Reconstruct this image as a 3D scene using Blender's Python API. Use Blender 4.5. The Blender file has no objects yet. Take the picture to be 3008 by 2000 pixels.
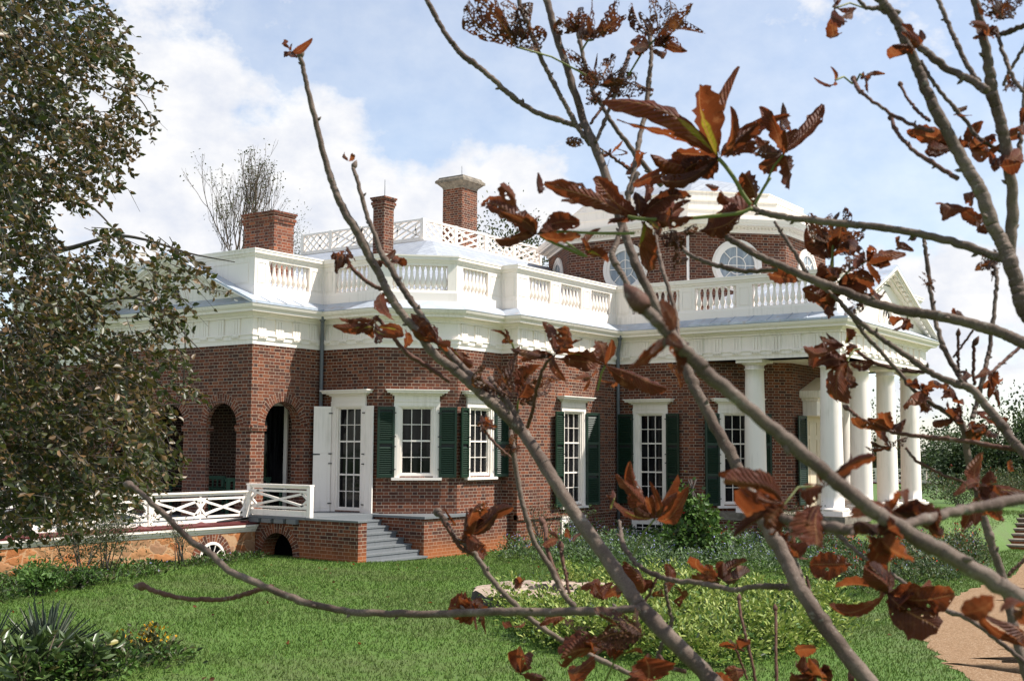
import bpy, math, random
import numpy as np
from mathutils import Vector, Matrix
rnd = random.Random(7)
rng = np.random.default_rng(11)
S = bpy.context.scene
COL = S.collection
R = math.radians

# ------------------------------------------------------------------ camera
CAM = Vector((-19.24, -21.11, 1.714))
YAW, PIT, ROL = R(35.27), R(5.15), R(-0.308)
FPX = 3482.45
fwd = Vector((math.cos(YAW)*math.cos(PIT), math.sin(YAW)*math.cos(PIT), math.sin(PIT)))
rgt0 = Vector((math.sin(YAW), -math.cos(YAW), 0))
dwn0 = fwd.cross(rgt0)
rgt = math.cos(ROL)*rgt0 + math.sin(ROL)*dwn0
dwn = -math.sin(ROL)*rgt0 + math.cos(ROL)*dwn0
cd = bpy.data.cameras.new('camera')
cam = bpy.data.objects.new('camera', cd); COL.objects.link(cam)
cam.matrix_world = Matrix(((rgt.x, -dwn.x, -fwd.x, CAM.x), (rgt.y, -dwn.y, -fwd.y, CAM.y), (rgt.z, -dwn.z, -fwd.z, CAM.z), (0, 0, 0, 1)))
cd.sensor_width = 36.0
cd.lens = 36.0*FPX/3008.0
cd.clip_start = 0.05; cd.clip_end = 3000
cd.dof.use_dof = True; cd.dof.focus_distance = 14.0; cd.dof.aperture_fstop = 15.0
S.camera = cam

# ------------------------------------------------------------------ sun, sky, exposure
sd = Vector((0.59, -1.0, 1.5)).normalized()
S.view_settings.view_transform = 'Standard'
S.view_settings.look = 'None'
S.view_settings.exposure = EXPO = 0.72
S.view_settings.gamma = 1.0
sl = bpy.data.lights.new('sun', 'SUN'); sl.energy = 4.8; sl.angle = R(0.5); sl.color = (1.0, 0.95, 0.87)
sun = bpy.data.objects.new('sun', sl); COL.objects.link(sun)
sun.rotation_euler = (-sd).to_track_quat('-Z', 'Y').to_euler()
W = bpy.data.worlds.new('World'); S.world = W; W.use_nodes = True
nt = W.node_tree; nt.nodes.clear()

class NT:
    """tiny node helper"""
    def __init__(s, tree): s.t = tree
    def n(s, typ, **kw):
        nd = s.t.nodes.new(typ)
        ins = kw.pop('ins', {})
        for k, v in kw.items(): setattr(nd, k, v)
        for k, v in ins.items():
            if hasattr(v, 'is_output'): s.t.links.new(v, nd.inputs[k])
            else: nd.inputs[k].default_value = v
        return nd
    def m(s, op, a, b=0.0, c=None, clamp=False):
        ins = {0: a, 1: b}
        if c is not None: ins[2] = c
        return s.n('ShaderNodeMath', operation=op, use_clamp=clamp, ins=ins).outputs[0]
    def mix(s, f, a, b, blend='MIX'):
        nd = s.n('ShaderNodeMix', data_type='RGBA', blend_type=blend)
        for k, v in ((0, f), (6, a), (7, b)):
            if hasattr(v, 'is_output'): s.t.links.new(v, nd.inputs[k])
            else: nd.inputs[k].default_value = v if k == 0 else (tuple(v)+(1,))[:4]
        return nd.outputs[2]
    def ramp(s, f, stops, interp='LINEAR'):
        nd = s.n('ShaderNodeValToRGB', ins={0: f}); cr = nd.color_ramp; cr.interpolation = interp
        while len(cr.elements) < len(stops): cr.elements.new(0.5)
        for e, (p, c) in zip(cr.elements, stops):
            e.position = p; e.color = (tuple(c)+(1,))[:4] if not isinstance(c, (int, float)) else (c, c, c, 1)
        return nd.outputs[0]
    def noise(s, vec, scale, detail=3, rough=0.5, out=0):
        nd = s.n('ShaderNodeTexNoise', ins={'Scale': scale, 'Detail': detail, 'Roughness': rough})
        if vec is not None: s.t.links.new(vec, nd.inputs['Vector'])
        return nd.outputs[out]

w = NT(nt)
sky = w.n('ShaderNodeTexSky', sky_type='NISHITA', sun_disc=False, sun_elevation=math.asin(sd.z), sun_rotation=math.atan2(sd.x, sd.y), altitude=250, air_density=1.0, dust_density=0.6, ozone_density=1.0)
tc = w.n('ShaderNodeTexCoord').outputs['Generated']
sep = w.n('ShaderNodeSeparateXYZ', ins={0: tc})
# azimuth measured from the view's mid direction (+ = right), elevation in radians
az = w.m('ARCTAN2', sep.outputs[1], sep.outputs[0]); az = w.m('SUBTRACT', YAW, az)
el = w.m('ARCSINE', sep.outputs[2])
uv = w.n('ShaderNodeCombineXYZ', ins={0: az, 1: w.m('MULTIPLY', el, 1.35), 2: 0.0}).outputs[0]
n1 = w.noise(uv, 5.0, 8, 0.6); n2 = w.noise(uv, 16.0, 6, 0.62)
nd_ = w.m('ADD', w.m('MULTIPLY', n1, 0.62), w.m('MULTIPLY', n2, 0.38))
def blob(a0, e0, ra, re, amt):
    dx = w.m('DIVIDE', w.m('SUBTRACT', az, a0), ra); dy = w.m('DIVIDE', w.m('SUBTRACT', el, e0), re)
    d = w.m('ADD', w.m('MULTIPLY', dx, dx), w.m('MULTIPLY', dy, dy))
    return w.m('MULTIPLY', w.m('SUBTRACT', 1.0, d, clamp=True), amt)
bl = None
for b in SKYBLOBS if 'SKYBLOBS' in globals() else ((-0.33, 0.315, 0.11, 0.09, 0.42), (-0.25, 0.24, 0.13, 0.09, 0.45), (-0.36, 0.17, 0.20, 0.13, 0.36), (-0.20, 0.185, 0.16, 0.08, 0.30),
          (-0.14, 0.245, 0.07, 0.07, 0.36), (-0.035, 0.225, 0.06, 0.05, 0.34), (0.02, 0.225, 0.05, 0.045, 0.30), (0.33, 0.13, 0.14, 0.05, 0.26), (-0.08, 0.185, 0.16, 0.06, 0.30), (0.02, 0.17, 0.10, 0.06, 0.24), (0.40, 0.10, 0.22, 0.09, 0.42), (0.36, 0.36, 0.16, 0.10, 0.16), (-0.16, 0.38, 0.13, 0.05, 0.10)):
    v = blob(*b); bl = v if bl is None else w.m('ADD', bl, v)
cov = w.m('ADD', w.m('MULTIPLY', w.m('SUBTRACT', nd_, 0.5), 1.9), bl)
cl = w.n('ShaderNodeMapRange', interpolation_type='SMOOTHSTEP', ins={'Value': cov, 'From Min': 0.06, 'From Max': 0.40, 'To Min': 0.0, 'To Max': 1.0}).outputs[0]
veil = w.m('MULTIPLY', w.m('ADD', w.noise(uv, 3.0, 6, 0.6), 0.10), 0.70)
cl = w.m('MAXIMUM', cl, veil)
inner = w.noise(uv, 22.0, 5, 0.6)
ccol = w.ramp(inner, ((0.3, (3.9, 4.1, 4.6)), (0.7, (5.3, 5.25, 5.2))))
skyc = w.mix(cl, sky.outputs[0], ccol)
bg = w.n('ShaderNodeBackground', ins={0: skyc, 1: 0.122})
w.n('ShaderNodeOutputWorld', ins={0: bg.outputs[0]})

# ------------------------------------------------------------------ helpers
def at(u, v, d):
    """world point at depth d (metres along the view axis) behind photo pixel (u, v)"""
    u, v, d = float(u), float(v), float(d)
    return CAM + d*(fwd + (u-1504)/FPX*rgt + (v-1000)/FPX*dwn)

class MB:
    def __init__(s): s.v = []; s.f = []; s.mi = []; s.uv = {}; s.sm = set()
    def add(s, pts): b = len(s.v); s.v += [tuple(p) for p in pts]; return b
    def face(s, pts, uv=None, mi=0):
        b = s.add(pts); s.f.append(tuple(range(b, b+len(pts)))); s.mi.append(mi)
        if uv: s.uv[len(s.f)-1] = uv
    def box(s, a, b, mi=0):
        x0, y0, z0 = (min(a[i], b[i]) for i in range(3)); x1, y1, z1 = (max(a[i], b[i]) for i in range(3))
        s.hexa([(x0, y0, z0), (x1, y0, z0), (x1, y1, z0), (x0, y1, z0)], [(x0, y0, z1), (x1, y0, z1), (x1, y1, z1), (x0, y1, z1)], mi)
    def hexa(s, lo, hi, mi=0):
        n = len(lo); b = s.add(list(lo)+list(hi))
        s.f.append(tuple(b+i for i in reversed(range(n)))); s.f.append(tuple(b+n+i for i in range(n))); s.mi += [mi, mi]
        for i in range(n):
            j = (i+1) % n; s.f.append((b+i, b+j, b+n+j, b+n+i)); s.mi.append(mi)
    def obox(s, o, ax, ay, az_, mi=0):
        """box from corner o with three edge vectors"""
        o, ax, ay, az_ = map(Vector, (o, ax, ay, az_))
        lo = [o, o+ax, o+ax+ay, o+ay]
        if ax.cross(ay).dot(az_) < 0: lo = lo[::-1]
        s.hexa(lo, [p+az_ for p in lo], mi)
    def bar(s, a, b, w_, h, up=(0, 0, 1), mi=0):
        a, b, up = Vector(a), Vector(b), Vector(up); d = (b-a)
        sd_ = d.normalized().cross(up).normalized()*w_; u2 = sd_.normalized().cross(d.normalized())*h
        s.obox(a-sd_/2-u2/2, d, sd_, u2, mi)
    def tube(s, pts, rad, n=8, mi=0, cap=True, smooth=True):
        pts = [Vector(p) for p in pts]; up = Vector((0.31, 0.17, 0.94)); rings = []; f0 = len(s.f)
        for i, p in enumerate(pts):
            t = (pts[min(i+1, len(pts)-1)]-pts[max(i-1, 0)]).normalized()
            sd_ = t.cross(up)
            if sd_.length < 1e-3: sd_ = t.cross(Vector((1, 0, 0)))
            sd_.normalize(); u2 = sd_.cross(t); up = u2
            r = float(rad[i] if hasattr(rad, '__len__') else rad)
            rings.append(s.add([p+r*(math.cos(2*math.pi*k/n)*sd_+math.sin(2*math.pi*k/n)*u2) for k in range(n)]))
        for a, b in zip(rings, rings[1:]):
            for k in range(n): s.f.append((a+k, b+k, b+(k+1) % n, a+(k+1) % n)); s.mi.append(mi)
        if cap:
            s.f.append(tuple(rings[0]+k for k in range(n))); s.f.append(tuple(rings[-1]+k for k in reversed(range(n)))); s.mi += [mi, mi]
        if smooth: s.sm.update(range(f0, len(s.f)))
    def lathe(s, c, prof, n=16, mi=0, smooth=True, axis=(0, 0, 1)):
        c = Vector(c); f0 = len(s.f); q = Vector((0, 0, 1)).rotation_difference(Vector(axis))
        rings = [s.add([c+q @ Vector((r*math.cos(2*math.pi*k/n), r*math.sin(2*math.pi*k/n), z)) for k in range(n)]) for r, z in prof]
        for a, b in zip(rings, rings[1:]):
            for k in range(n): s.f.append((a+k, a+(k+1) % n, b+(k+1) % n, b+k)); s.mi.append(mi)
        s.f.append(tuple(rings[0]+k for k in reversed(range(n)))); s.f.append(tuple(rings[-1]+k for k in range(n))); s.mi += [mi, mi]
        if smooth: s.sm.update(range(f0, len(s.f)-2))
    def sweep(s, path, prof, closed=True, mi=0):
        """extrude profile [(outward, z)] along a plan polyline walked with the outside on the right, mitred"""
        P = [Vector((p[0], p[1])) for p in path]; n = len(P); offs = []
        for i in range(n):
            d0 = (P[i]-P[i-1]).normalized() if (closed or i > 0) else None
            d1 = (P[(i+1) % n]-P[i]).normalized() if (closed or i < n-1) else None
            if d0 is None: d0 = d1
            if d1 is None: d1 = d0
            n0 = Vector((d0.y, -d0.x)); n1 = Vector((d1.y, -d1.x))
            offs.append((n0+n1)/(1+n0.dot(n1)))
        for i in range(n if closed else n-1):
            j = (i+1) % n
            for (o0, z0), (o1, z1) in zip(prof, prof[1:]):
                a, b = P[i]+offs[i]*o0, P[j]+offs[j]*o0; c, d = P[j]+offs[j]*o1, P[i]+offs[i]*o1
                s.face([(a.x, a.y, z0), (b.x, b.y, z0), (c.x, c.y, z1), (d.x, d.y, z1)], mi=mi)
    def build(s, name, mats, parent=None, **tags):
        me = bpy.data.meshes.new(name); me.from_pydata(s.v, [], s.f)
        if not isinstance(mats, (list, tuple)): mats = [mats]
        for m_ in mats: me.materials.append(m_)
        me.update()
        co = np.array(s.v); uvl = me.uv_layers.new(name='UVMap'); dat = np.zeros((len(me.loops), 2))
        for fi, p in enumerate(me.polygons):
            p.material_index = s.mi[fi]
            if fi in s.sm: p.use_smooth = True
            ls = p.loop_start
            if fi in s.uv: dat[ls:ls+len(s.uv[fi])] = s.uv[fi]; continue
            nn = p.normal; q = co[list(s.f[fi])]
            if abs(nn.z) < 0.6:
                t = np.array((-nn.y, nn.x)); t = t/(np.linalg.norm(t)+1e-9)
                dat[ls:ls+len(q), 0] = q[:, :2] @ t; dat[ls:ls+len(q), 1] = q[:, 2]
            else: dat[ls:ls+len(q)] = q[:, :2]
        uvl.data.foreach_set('uv', dat.ravel())
        o = bpy.data.objects.new(name, me); COL.objects.link(o)
        if parent is not None: o.parent = parent; o.matrix_parent_inverse = parent.matrix_basis.inverted()
        return tag(o, **tags)

def tag(o, label=None, cat=None, group=None, kind=None):
    for k, v in (('label', label), ('category', cat), ('group', group), ('kind', kind)):
        if v: o[k] = v
    return o
def thing(name, loc, label, cat, group=None):
    o = bpy.data.objects.new(name, None); COL.objects.link(o); o.location = loc; o.empty_display_size = 0.2
    return tag(o, label, cat, group)
def npmesh(name, V, F, mat, parent=None, uv=None, smooth=False, mats=None, mi=None, **tags):
    """V (n,3) and F (m,k) numpy arrays -> object"""
    me = bpy.data.meshes.new(name); k = F.shape[1]
    me.vertices.add(len(V)); me.vertices.foreach_set('co', np.ascontiguousarray(V, dtype=np.float32).ravel())
    me.loops.add(F.size); me.loops.foreach_set('vertex_index', np.ascontiguousarray(F, dtype=np.int32).ravel())
    me.polygons.add(len(F)); me.polygons.foreach_set('loop_start', np.arange(0, F.size, k, dtype=np.int32))
    try: me.polygons.foreach_set('loop_total', np.full(len(F), k, dtype=np.int32))
    except Exception: pass
    for m_ in (mats or [mat]): me.materials.append(m_)
    if mi is not None: me.polygons.foreach_set('material_index', np.asarray(mi, dtype=np.int32))
    if smooth: me.polygons.foreach_set('use_smooth', np.ones(len(F), dtype=bool))
    me.update(calc_edges=True)
    if uv is not None:
        l = me.uv_layers.new(name='UVMap'); l.data.foreach_set('uv', np.ascontiguousarray(uv[F.ravel()], dtype=np.float32).ravel())
    o = bpy.data.objects.new(name, me); COL.objects.link(o)
    if parent is not None: o.parent = parent; o.matrix_parent_inverse = parent.matrix_basis.inverted()
    return tag(o, **tags)
def unit(a): return a/(np.linalg.norm(a, axis=-1, keepdims=True)+1e-9)
def leaves(name, pos, dirs, size, mat, parent=None, aspect=0.55, fold=0.18, mats=None, mi=None, upn=None, **tags):
    """many small folded leaves: pos (n,3) base, dirs (n,3), size (n,)"""
    n = len(pos); d = unit(np.asarray(dirs, float)); rv = unit(rng.normal(size=(n, 3)) if upn is None else rng.normal(0, upn, (n, 3))+(0, 0, 1))
    sd_ = unit(np.cross(d, rv)); nm = np.cross(sd_, d); L = np.asarray(size, float)[:, None]*np.ones((n, 1))
    wv = L*aspect*0.5*rng.uniform(0.8, 1.2, (n, 1))
    P = np.stack([pos, pos+d*L*0.30-sd_*wv*0.9+nm*fold*wv, pos+d*L*0.62-sd_*wv*0.85+nm*fold*wv*1.4, pos+d*L+nm*(-0.12*L),
                  pos+d*L*0.62+sd_*wv*0.85+nm*fold*wv*1.4, pos+d*L*0.30+sd_*wv*0.9+nm*fold*wv], 1).reshape(-1, 3)
    b = (np.arange(n)*6)[:, None]
    F = np.concatenate([b+np.array([[0, 1, 2, 3]]), b+np.array([[0, 3, 4, 5]])], 1).reshape(-1, 4)
    uvs = np.tile(np.array([[0, 0], [-.9, .3], [-.85, .62], [0, 1], [.85, .62], [.9, .3]]), (n, 1))
    if mi is not None: mi = np.repeat(mi, 2)
    return npmesh(name, P, F, mat, parent, uv=uvs, mats=mats, mi=mi, **tags)
def crom(pts, k=6):
    """Catmull-Rom resample of a list of equal-length tuples"""
    A = np.array(pts, float); A = np.vstack([2*A[0]-A[1], A, 2*A[-1]-A[-2]]); out = []
    for i in range(1, len(A)-2):
        for t in np.linspace(0, 1, k, endpoint=False):
            a, b, c, d = A[i-1:i+3]
            out.append(0.5*((2*b)+(c-a)*t+(2*a-5*b+4*c-d)*t*t+(3*b-a-3*c+d)*t**3))
    out.append(A[-2]); return np.array(out)

# ------------------------------------------------------------------ materials
def mat(name):
    m_ = bpy.data.materials.new(name); m_.use_nodes = True; m_.node_tree.nodes.clear(); t = NT(m_.node_tree)
    return m_, t
def finish(t, col, rough=0.6, spec=0.3, bump=None, bstr=0.3, bdist=0.01, metal=0.0):
    p = t.n('ShaderNodeBsdfPrincipled')
    for k, v in (('Base Color', col), ('Roughness', rough), ('Specular IOR Level', spec), ('Metallic', metal)):
        if hasattr(v, 'is_output'): t.t.links.new(v, p.inputs[k])
        else: p.inputs[k].default_value = (tuple(v)+(1,))[:4] if k == 'Base Color' else v
    if bump is not None:
        b = t.n('ShaderNodeBump', ins={'Height': bump, 'Strength': bstr, 'Distance': bdist}); t.t.links.new(b.outputs[0], p.inputs['Normal'])
    t.n('ShaderNodeOutputMaterial', ins={0: p.outputs[0]}); return p
def objc(t): return t.n('ShaderNodeTexCoord').outputs['Object']

def brick_mat(name, radial=False, tone=1.0, stain=True):
    m_, t = mat(name)
    uvn = t.n('ShaderNodeUVMap', uv_map='UVMap').outputs[0]; sp = t.n('ShaderNodeSeparateXYZ', ins={0: uvn}); u, v = sp.outputs[0], sp.outputs[1]
    RH = 0.0795; PER = 0.345; mo = 0.0105
    row = t.m('FLOOR', t.m('DIVIDE', v, RH)); fv = t.m('SUBTRACT', t.m('DIVIDE', v, RH), row)
    odd = t.m('MODULO', t.m('ABSOLUTE', row), 2.0)
    uu = t.m('DIVIDE', t.m('ADD', u, t.m('MULTIPLY', odd, PER*0.5)), PER)
    if radial: uu = t.m('DIVIDE', t.m('ADD', u, t.m('MULTIPLY', odd, 0.11)), 0.23)
    cell = t.m('FLOOR', uu); fu = t.m('SUBTRACT', uu, cell)
    split = 0.66
    hd = t.m('GREATER_THAN', fu, split)
    if radial: hd = t.m('MULTIPLY', hd, 0.0)
    per = 0.23 if radial else PER
    # distance to brick edges
    e1 = t.m('MULTIPLY', t.m('MINIMUM', fu, t.m('SUBTRACT', 1.0, fu)), per)
    if not radial: e1 = t.m('MINIMUM', e1, t.m('MULTIPLY', t.m('ABSOLUTE', t.m('SUBTRACT', fu, split)), per))
    e2 = t.m('MULTIPLY', t.m('MINIMUM', fv, t.m('SUBTRACT', 1.0, fv)), RH)
    wob = t.m('MULTIPLY', t.m('SUBTRACT', t.noise(uvn, 55, 2), 0.5), 0.006)
    ed = t.m('ADD', t.m('MINIMUM', e1, e2), wob)
    mort = t.n('ShaderNodeMapRange', ins={'Value': ed, 'From Min': mo*0.36, 'From Max': mo*0.64, 'To Min': 1.0, 'To Max': 0.0}).outputs[0]
    idv = t.n('ShaderNodeCombineXYZ', ins={0: t.m('ADD', t.m('MULTIPLY', cell, 2.0), hd), 1: row, 2: 0.0}).outputs[0]
    wn = t.n('ShaderNodeTexWhiteNoise', noise_dimensions='2D', ins={0: idv}).outputs[0]
    wn2 = t.n('ShaderNodeTexWhiteNoise', noise_dimensions='3D', ins={0: t.n('ShaderNodeVectorMath', operation='ADD', ins={0: idv, 1: (7.3, 2.1, 5.5)}).outputs[0]}).outputs[0]
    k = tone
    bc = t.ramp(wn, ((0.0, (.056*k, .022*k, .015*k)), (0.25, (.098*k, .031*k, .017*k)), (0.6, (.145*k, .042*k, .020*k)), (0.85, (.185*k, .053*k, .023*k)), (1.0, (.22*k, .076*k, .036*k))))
    glz = t.m('MULTIPLY', hd, t.m('GREATER_THAN', wn2, 0.55))      # dark glazed headers
    bc = t.mix(t.m('MULTIPLY', glz, 0.5), bc, (.035, .026, .028))
    oc = objc(t)
    bc = t.mix(t.m('MULTIPLY', t.noise(oc, 14, 4, 0.6), 0.45), bc, t.mix(0.5, bc, (.09, .05, .045)))
    mc = t.mix(t.noise(oc, 3, 3), (.31, .24, .18), (.47, .38, .295))
    col = t.mix(mort, bc, mc)
    big = t.noise(oc, 0.8, 4, 0.6)
    col = t.mix(t.m('MULTIPLY', t.m('SUBTRACT', big, 0.42, clamp=True), 1.5), col, (.075, .042, .034))
    if stain:   # red clay splash near the ground
        z = t.n('ShaderNodeSeparateXYZ', ins={0: oc}).outputs[2]
        f = t.n('ShaderNodeMapRange', interpolation_type='SMOOTHSTEP', ins={'Value': t.m('ADD', z, t.m('MULTIPLY', t.noise(oc, 1.3, 4), 0.35)), 'From Min': -0.62, 'From Max': -0.12, 'To Min': 0.72, 'To Max': 0.0}).outputs[0]
        col = t.mix(f, col, t.mix(mort, (.36, .115, .04), (.42, .19, .085)))
    finish(t, col, 0.85, 0.15, t.m('SUBTRACT', t.m('MULTIPLY', t.noise(oc, 60, 3), 0.35), mort), 0.5, 0.006)
    return m_
BRICK = brick_mat('flemish_brick'); BRICKR = brick_mat('arch_brick', radial=True, tone=1.1, stain=False); BRICKD = brick_mat('shade_toned_loggia_brick', tone=.35, stain=False); BRICKC = brick_mat('chimney_brick', tone=1.6, stain=False)  # loggia brick toned down so its colour carries the interior shade

def paint(name, c, rough=0.45, var=0.08, spec=0.35, dirt=(.45, .40, .32), grime=0.35):
    m_, t = mat(name); oc = objc(t)
    st = t.n('ShaderNodeMapping', ins={0: oc, 3: (9, 9, 0.9)}).outputs[0]
    d = t.n('ShaderNodeMapRange', ins={'Value': t.m('MULTIPLY', t.noise(st, 1.6, 5, 0.6), t.noise(oc, 0.9, 3)), 'From Min': 0.26, 'From Max': 0.42, 'To Min': 0.0, 'To Max': grime}).outputs[0]
    col = t.mix(d, c, tuple(a*b for a, b in zip(c, dirt)) if max(c) < .5 else dirt)
    col = t.mix(t.m('MULTIPLY', t.noise(oc, 2.2, 3), var*2), col, tuple(a*0.8 for a in c))
    finish(t, col, rough, spec, t.noise(oc, 30, 3), 0.06, 0.004); return m_
WHITE = paint('white_paint', (.87, .79, .715), 0.5, 0.03, 0.25, (.55, .50, .41), 0.42)
CREAM = paint('cream_paint', (.62, .53, .38), 0.5, 0.05, 0.25, (.45, .38, .26))
GREEN = paint('dark_green_paint', (.0075, .027, .014), 0.42, 0.10, 0.4)
BENCHG = paint('bench_green_paint', (.05, .12, .075), 0.5, 0.08, 0.3)
GREYP = paint('grey_step_paint', (.155, .165, .172), 0.5, 0.15, 0.3)
REDP = paint('oxide_red_paint', (.095, .018, .018), 0.5, 0.12, 0.3)
LEAD = paint('lead_grey', (.14, .15, .165), 0.55, 0.12, 0.4)
BLACK = paint('black_iron_and_slat_shade', (.012, .012, .013), 0.5, 0.1, 0.4)

def roofmat():
    m_, t = mat('terne_metal_roof'); oc = objc(t)
    n_ = t.noise(oc, 1.7, 6, 0.65); st = t.noise(t.n('ShaderNodeMapping', ins={0: oc, 3: (6, 6, 1)}).outputs[0], 1.0, 4)
    col = t.ramp(n_, ((0.3, (.30, .34, .40)), (0.55, (.46, .50, .56)), (0.75, (.58, .60, .64))))
    rust = t.n('ShaderNodeMapRange', ins={'Value': st, 'From Min': 0.56, 'From Max': 0.72, 'To Min': 0.0, 'To Max': 0.55}).outputs[0]
    col = t.mix(rust, col, (.42, .31, .25))
    finish(t, col, 0.42, 0.5, n_, 0.12, 0.01, 0.25); return m_
ROOF = roofmat()
def slatemat():
    m_, t = mat('pale_slate'); uvn = t.n('ShaderNodeUVMap', uv_map='UVMap').outputs[0]
    b = t.n('ShaderNodeTexBrick', ins={'Vector': uvn, 'Color1': (.27, .29, .33, 1), 'Color2': (.35, .37, .40, 1), 'Mortar': (.16, .17, .19, 1), 'Scale': 1.0, 'Mortar Size': 0.008, 'Brick Width': 0.3, 'Row Height': 0.2})
    finish(t, t.mix(t.m('MULTIPLY', t.noise(objc(t), 3, 4), 0.4), b.outputs[0], (.36, .38, .42)), 0.5, 0.4, b.outputs[1], 0.4, 0.01); return m_
SLATE = slatemat()
def glassmat(name, c0, c1, rough=0.04):
    m_, t = mat(name); oc = objc(t)
    st = t.noise(t.n('ShaderNodeMapping', ins={0: oc, 3: (7, 7, 0.7)}).outputs[0], 1.3, 3)
    col = t.ramp(st, ((0.40, c0), (0.62, c1)))
    finish(t, col, rough, 0.17, t.noise(oc, 2.5, 2), 0.10, 0.02); return m_
GLASS = glassmat('old_window_glass', (.004, .004, .005), (.016, .016, .017))
GLASSD = glassmat('dome_window_glass', (.24, .27, .30), (.36, .39, .41), 0.08)  # pale grey base paints in light coming through the drum and white interior
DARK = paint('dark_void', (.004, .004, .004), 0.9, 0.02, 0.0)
def stonemat():
    m_, t = mat('orange_fieldstone'); uvn = t.n('ShaderNodeUVMap', uv_map='UVMap').outputs[0]; oc = objc(t)
    wv = t.n('ShaderNodeMix', data_type='VECTOR', ins={0: 0.22, 4: uvn, 5: t.noise(uvn, 5, 4, out=1)}).outputs[1]
    mp = t.n('ShaderNodeMapping', ins={0: wv, 3: (3.4, 6.2, 1)}).outputs[0]
    v1 = t.n('ShaderNodeTexVoronoi', feature='DISTANCE_TO_EDGE', ins={'Vector': mp, 'Scale': 1.0}).outputs[0]
    v2 = t.n('ShaderNodeTexVoronoi', feature='F1', ins={'Vector': mp, 'Scale': 1.0}).outputs[1]
    rr = t.n('ShaderNodeSeparateXYZ', ins={0: v2}).outputs[0]
    col = t.ramp(rr, ((0.0, (.40, .14, .045)), (0.3, (.47, .21, .085)), (0.6, (.36, .24, .14)), (0.8, (.50, .27, .12)), (1.0, (.28, .20, .14))))
    col = t.mix(t.m('MULTIPLY', t.noise(oc, 11, 6, 0.7), 0.95), col, (.25, .10, .045))
    j = t.n('ShaderNodeMapRange', ins={'Value': v1, 'From Min': 0.015, 'From Max': 0.06, 'To Min': 0.5, 'To Max': 0.0}).outputs[0]
    col = t.mix(j, col, (.52, .36, .22))
    finish(t, col, 0.9, 0.1, t.m('MINIMUM', v1, 0.25), 0.6, 0.08); return m_
STONE = stonemat()
def capstone():
    m_, t = mat('weathered_sandstone'); oc = objc(t); n_ = t.noise(oc, 5, 6, 0.65)
    finish(t, t.ramp(n_, ((0.3, (.10, .085, .07)), (0.55, (.21, .18, .145)), (0.75, (.29, .25, .20)))), 0.85, 0.1, n_, 0.4, 0.02); return m_
CAPST = capstone()
def bark(name, c0, c1, scale=20, lent=True):
    m_, t = mat(name); oc = objc(t)
    n_ = t.noise(oc, scale, 5, 0.6); n2 = t.noise(oc, scale*0.22, 4, 0.6)
    n2 = t.n('ShaderNodeMapRange', ins={'Value': n2, 'From Min': .36, 'From Max': .64}).outputs[0]; col = t.mix(n2, c0, c1); col = t.mix(t.m('MULTIPLY', n_, 0.65), col, tuple(a*0.45 for a in c0))
    if lent:
        lic = t.n('ShaderNodeMapRange', ins={'Value': t.noise(oc, scale*1.4, 5, 0.7), 'From Min': .60, 'From Max': .68, 'To Min': 0.0, 'To Max': .55}).outputs[0]
        col = t.mix(lic, col, (.27, .25, .21))
        crk = t.noise(t.n('ShaderNodeMapping', ins={0: oc, 3: (1, 1, 1)}).outputs[0], scale*9, 3, 0.7)
        col = t.mix(t.n('ShaderNodeMapRange', ins={'Value': crk, 'From Min': .55, 'From Max': .66, 'To Min': 0.0, 'To Max': .6}).outputs[0], col, tuple(a*.35 for a in c0))
        sp = t.n('ShaderNodeTexVoronoi', ins={'Vector': oc, 'Scale': scale*7}).outputs[0]
        col = t.mix(t.m('MULTIPLY', t.m('LESS_THAN', sp, 0.16), 0.6), col, tuple(min(1, a*1.5) for a in c1))
    finish(t, col, 0.75, 0.2, t.m('ADD', n_, t.m('MULTIPLY', n2, 1.2)), 0.6, 0.004); return m_
TWIG = bark('grey_brown_bark', (.082, .053, .040), (.205, .155, .122), 45)
TWIGT = bark('young_red_bark', (.085, .034, .023), (.15, .078, .055), 45)
BEECHB = bark('dark_bark', (.055, .045, .04), (.12, .10, .085), 20, False)

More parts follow.
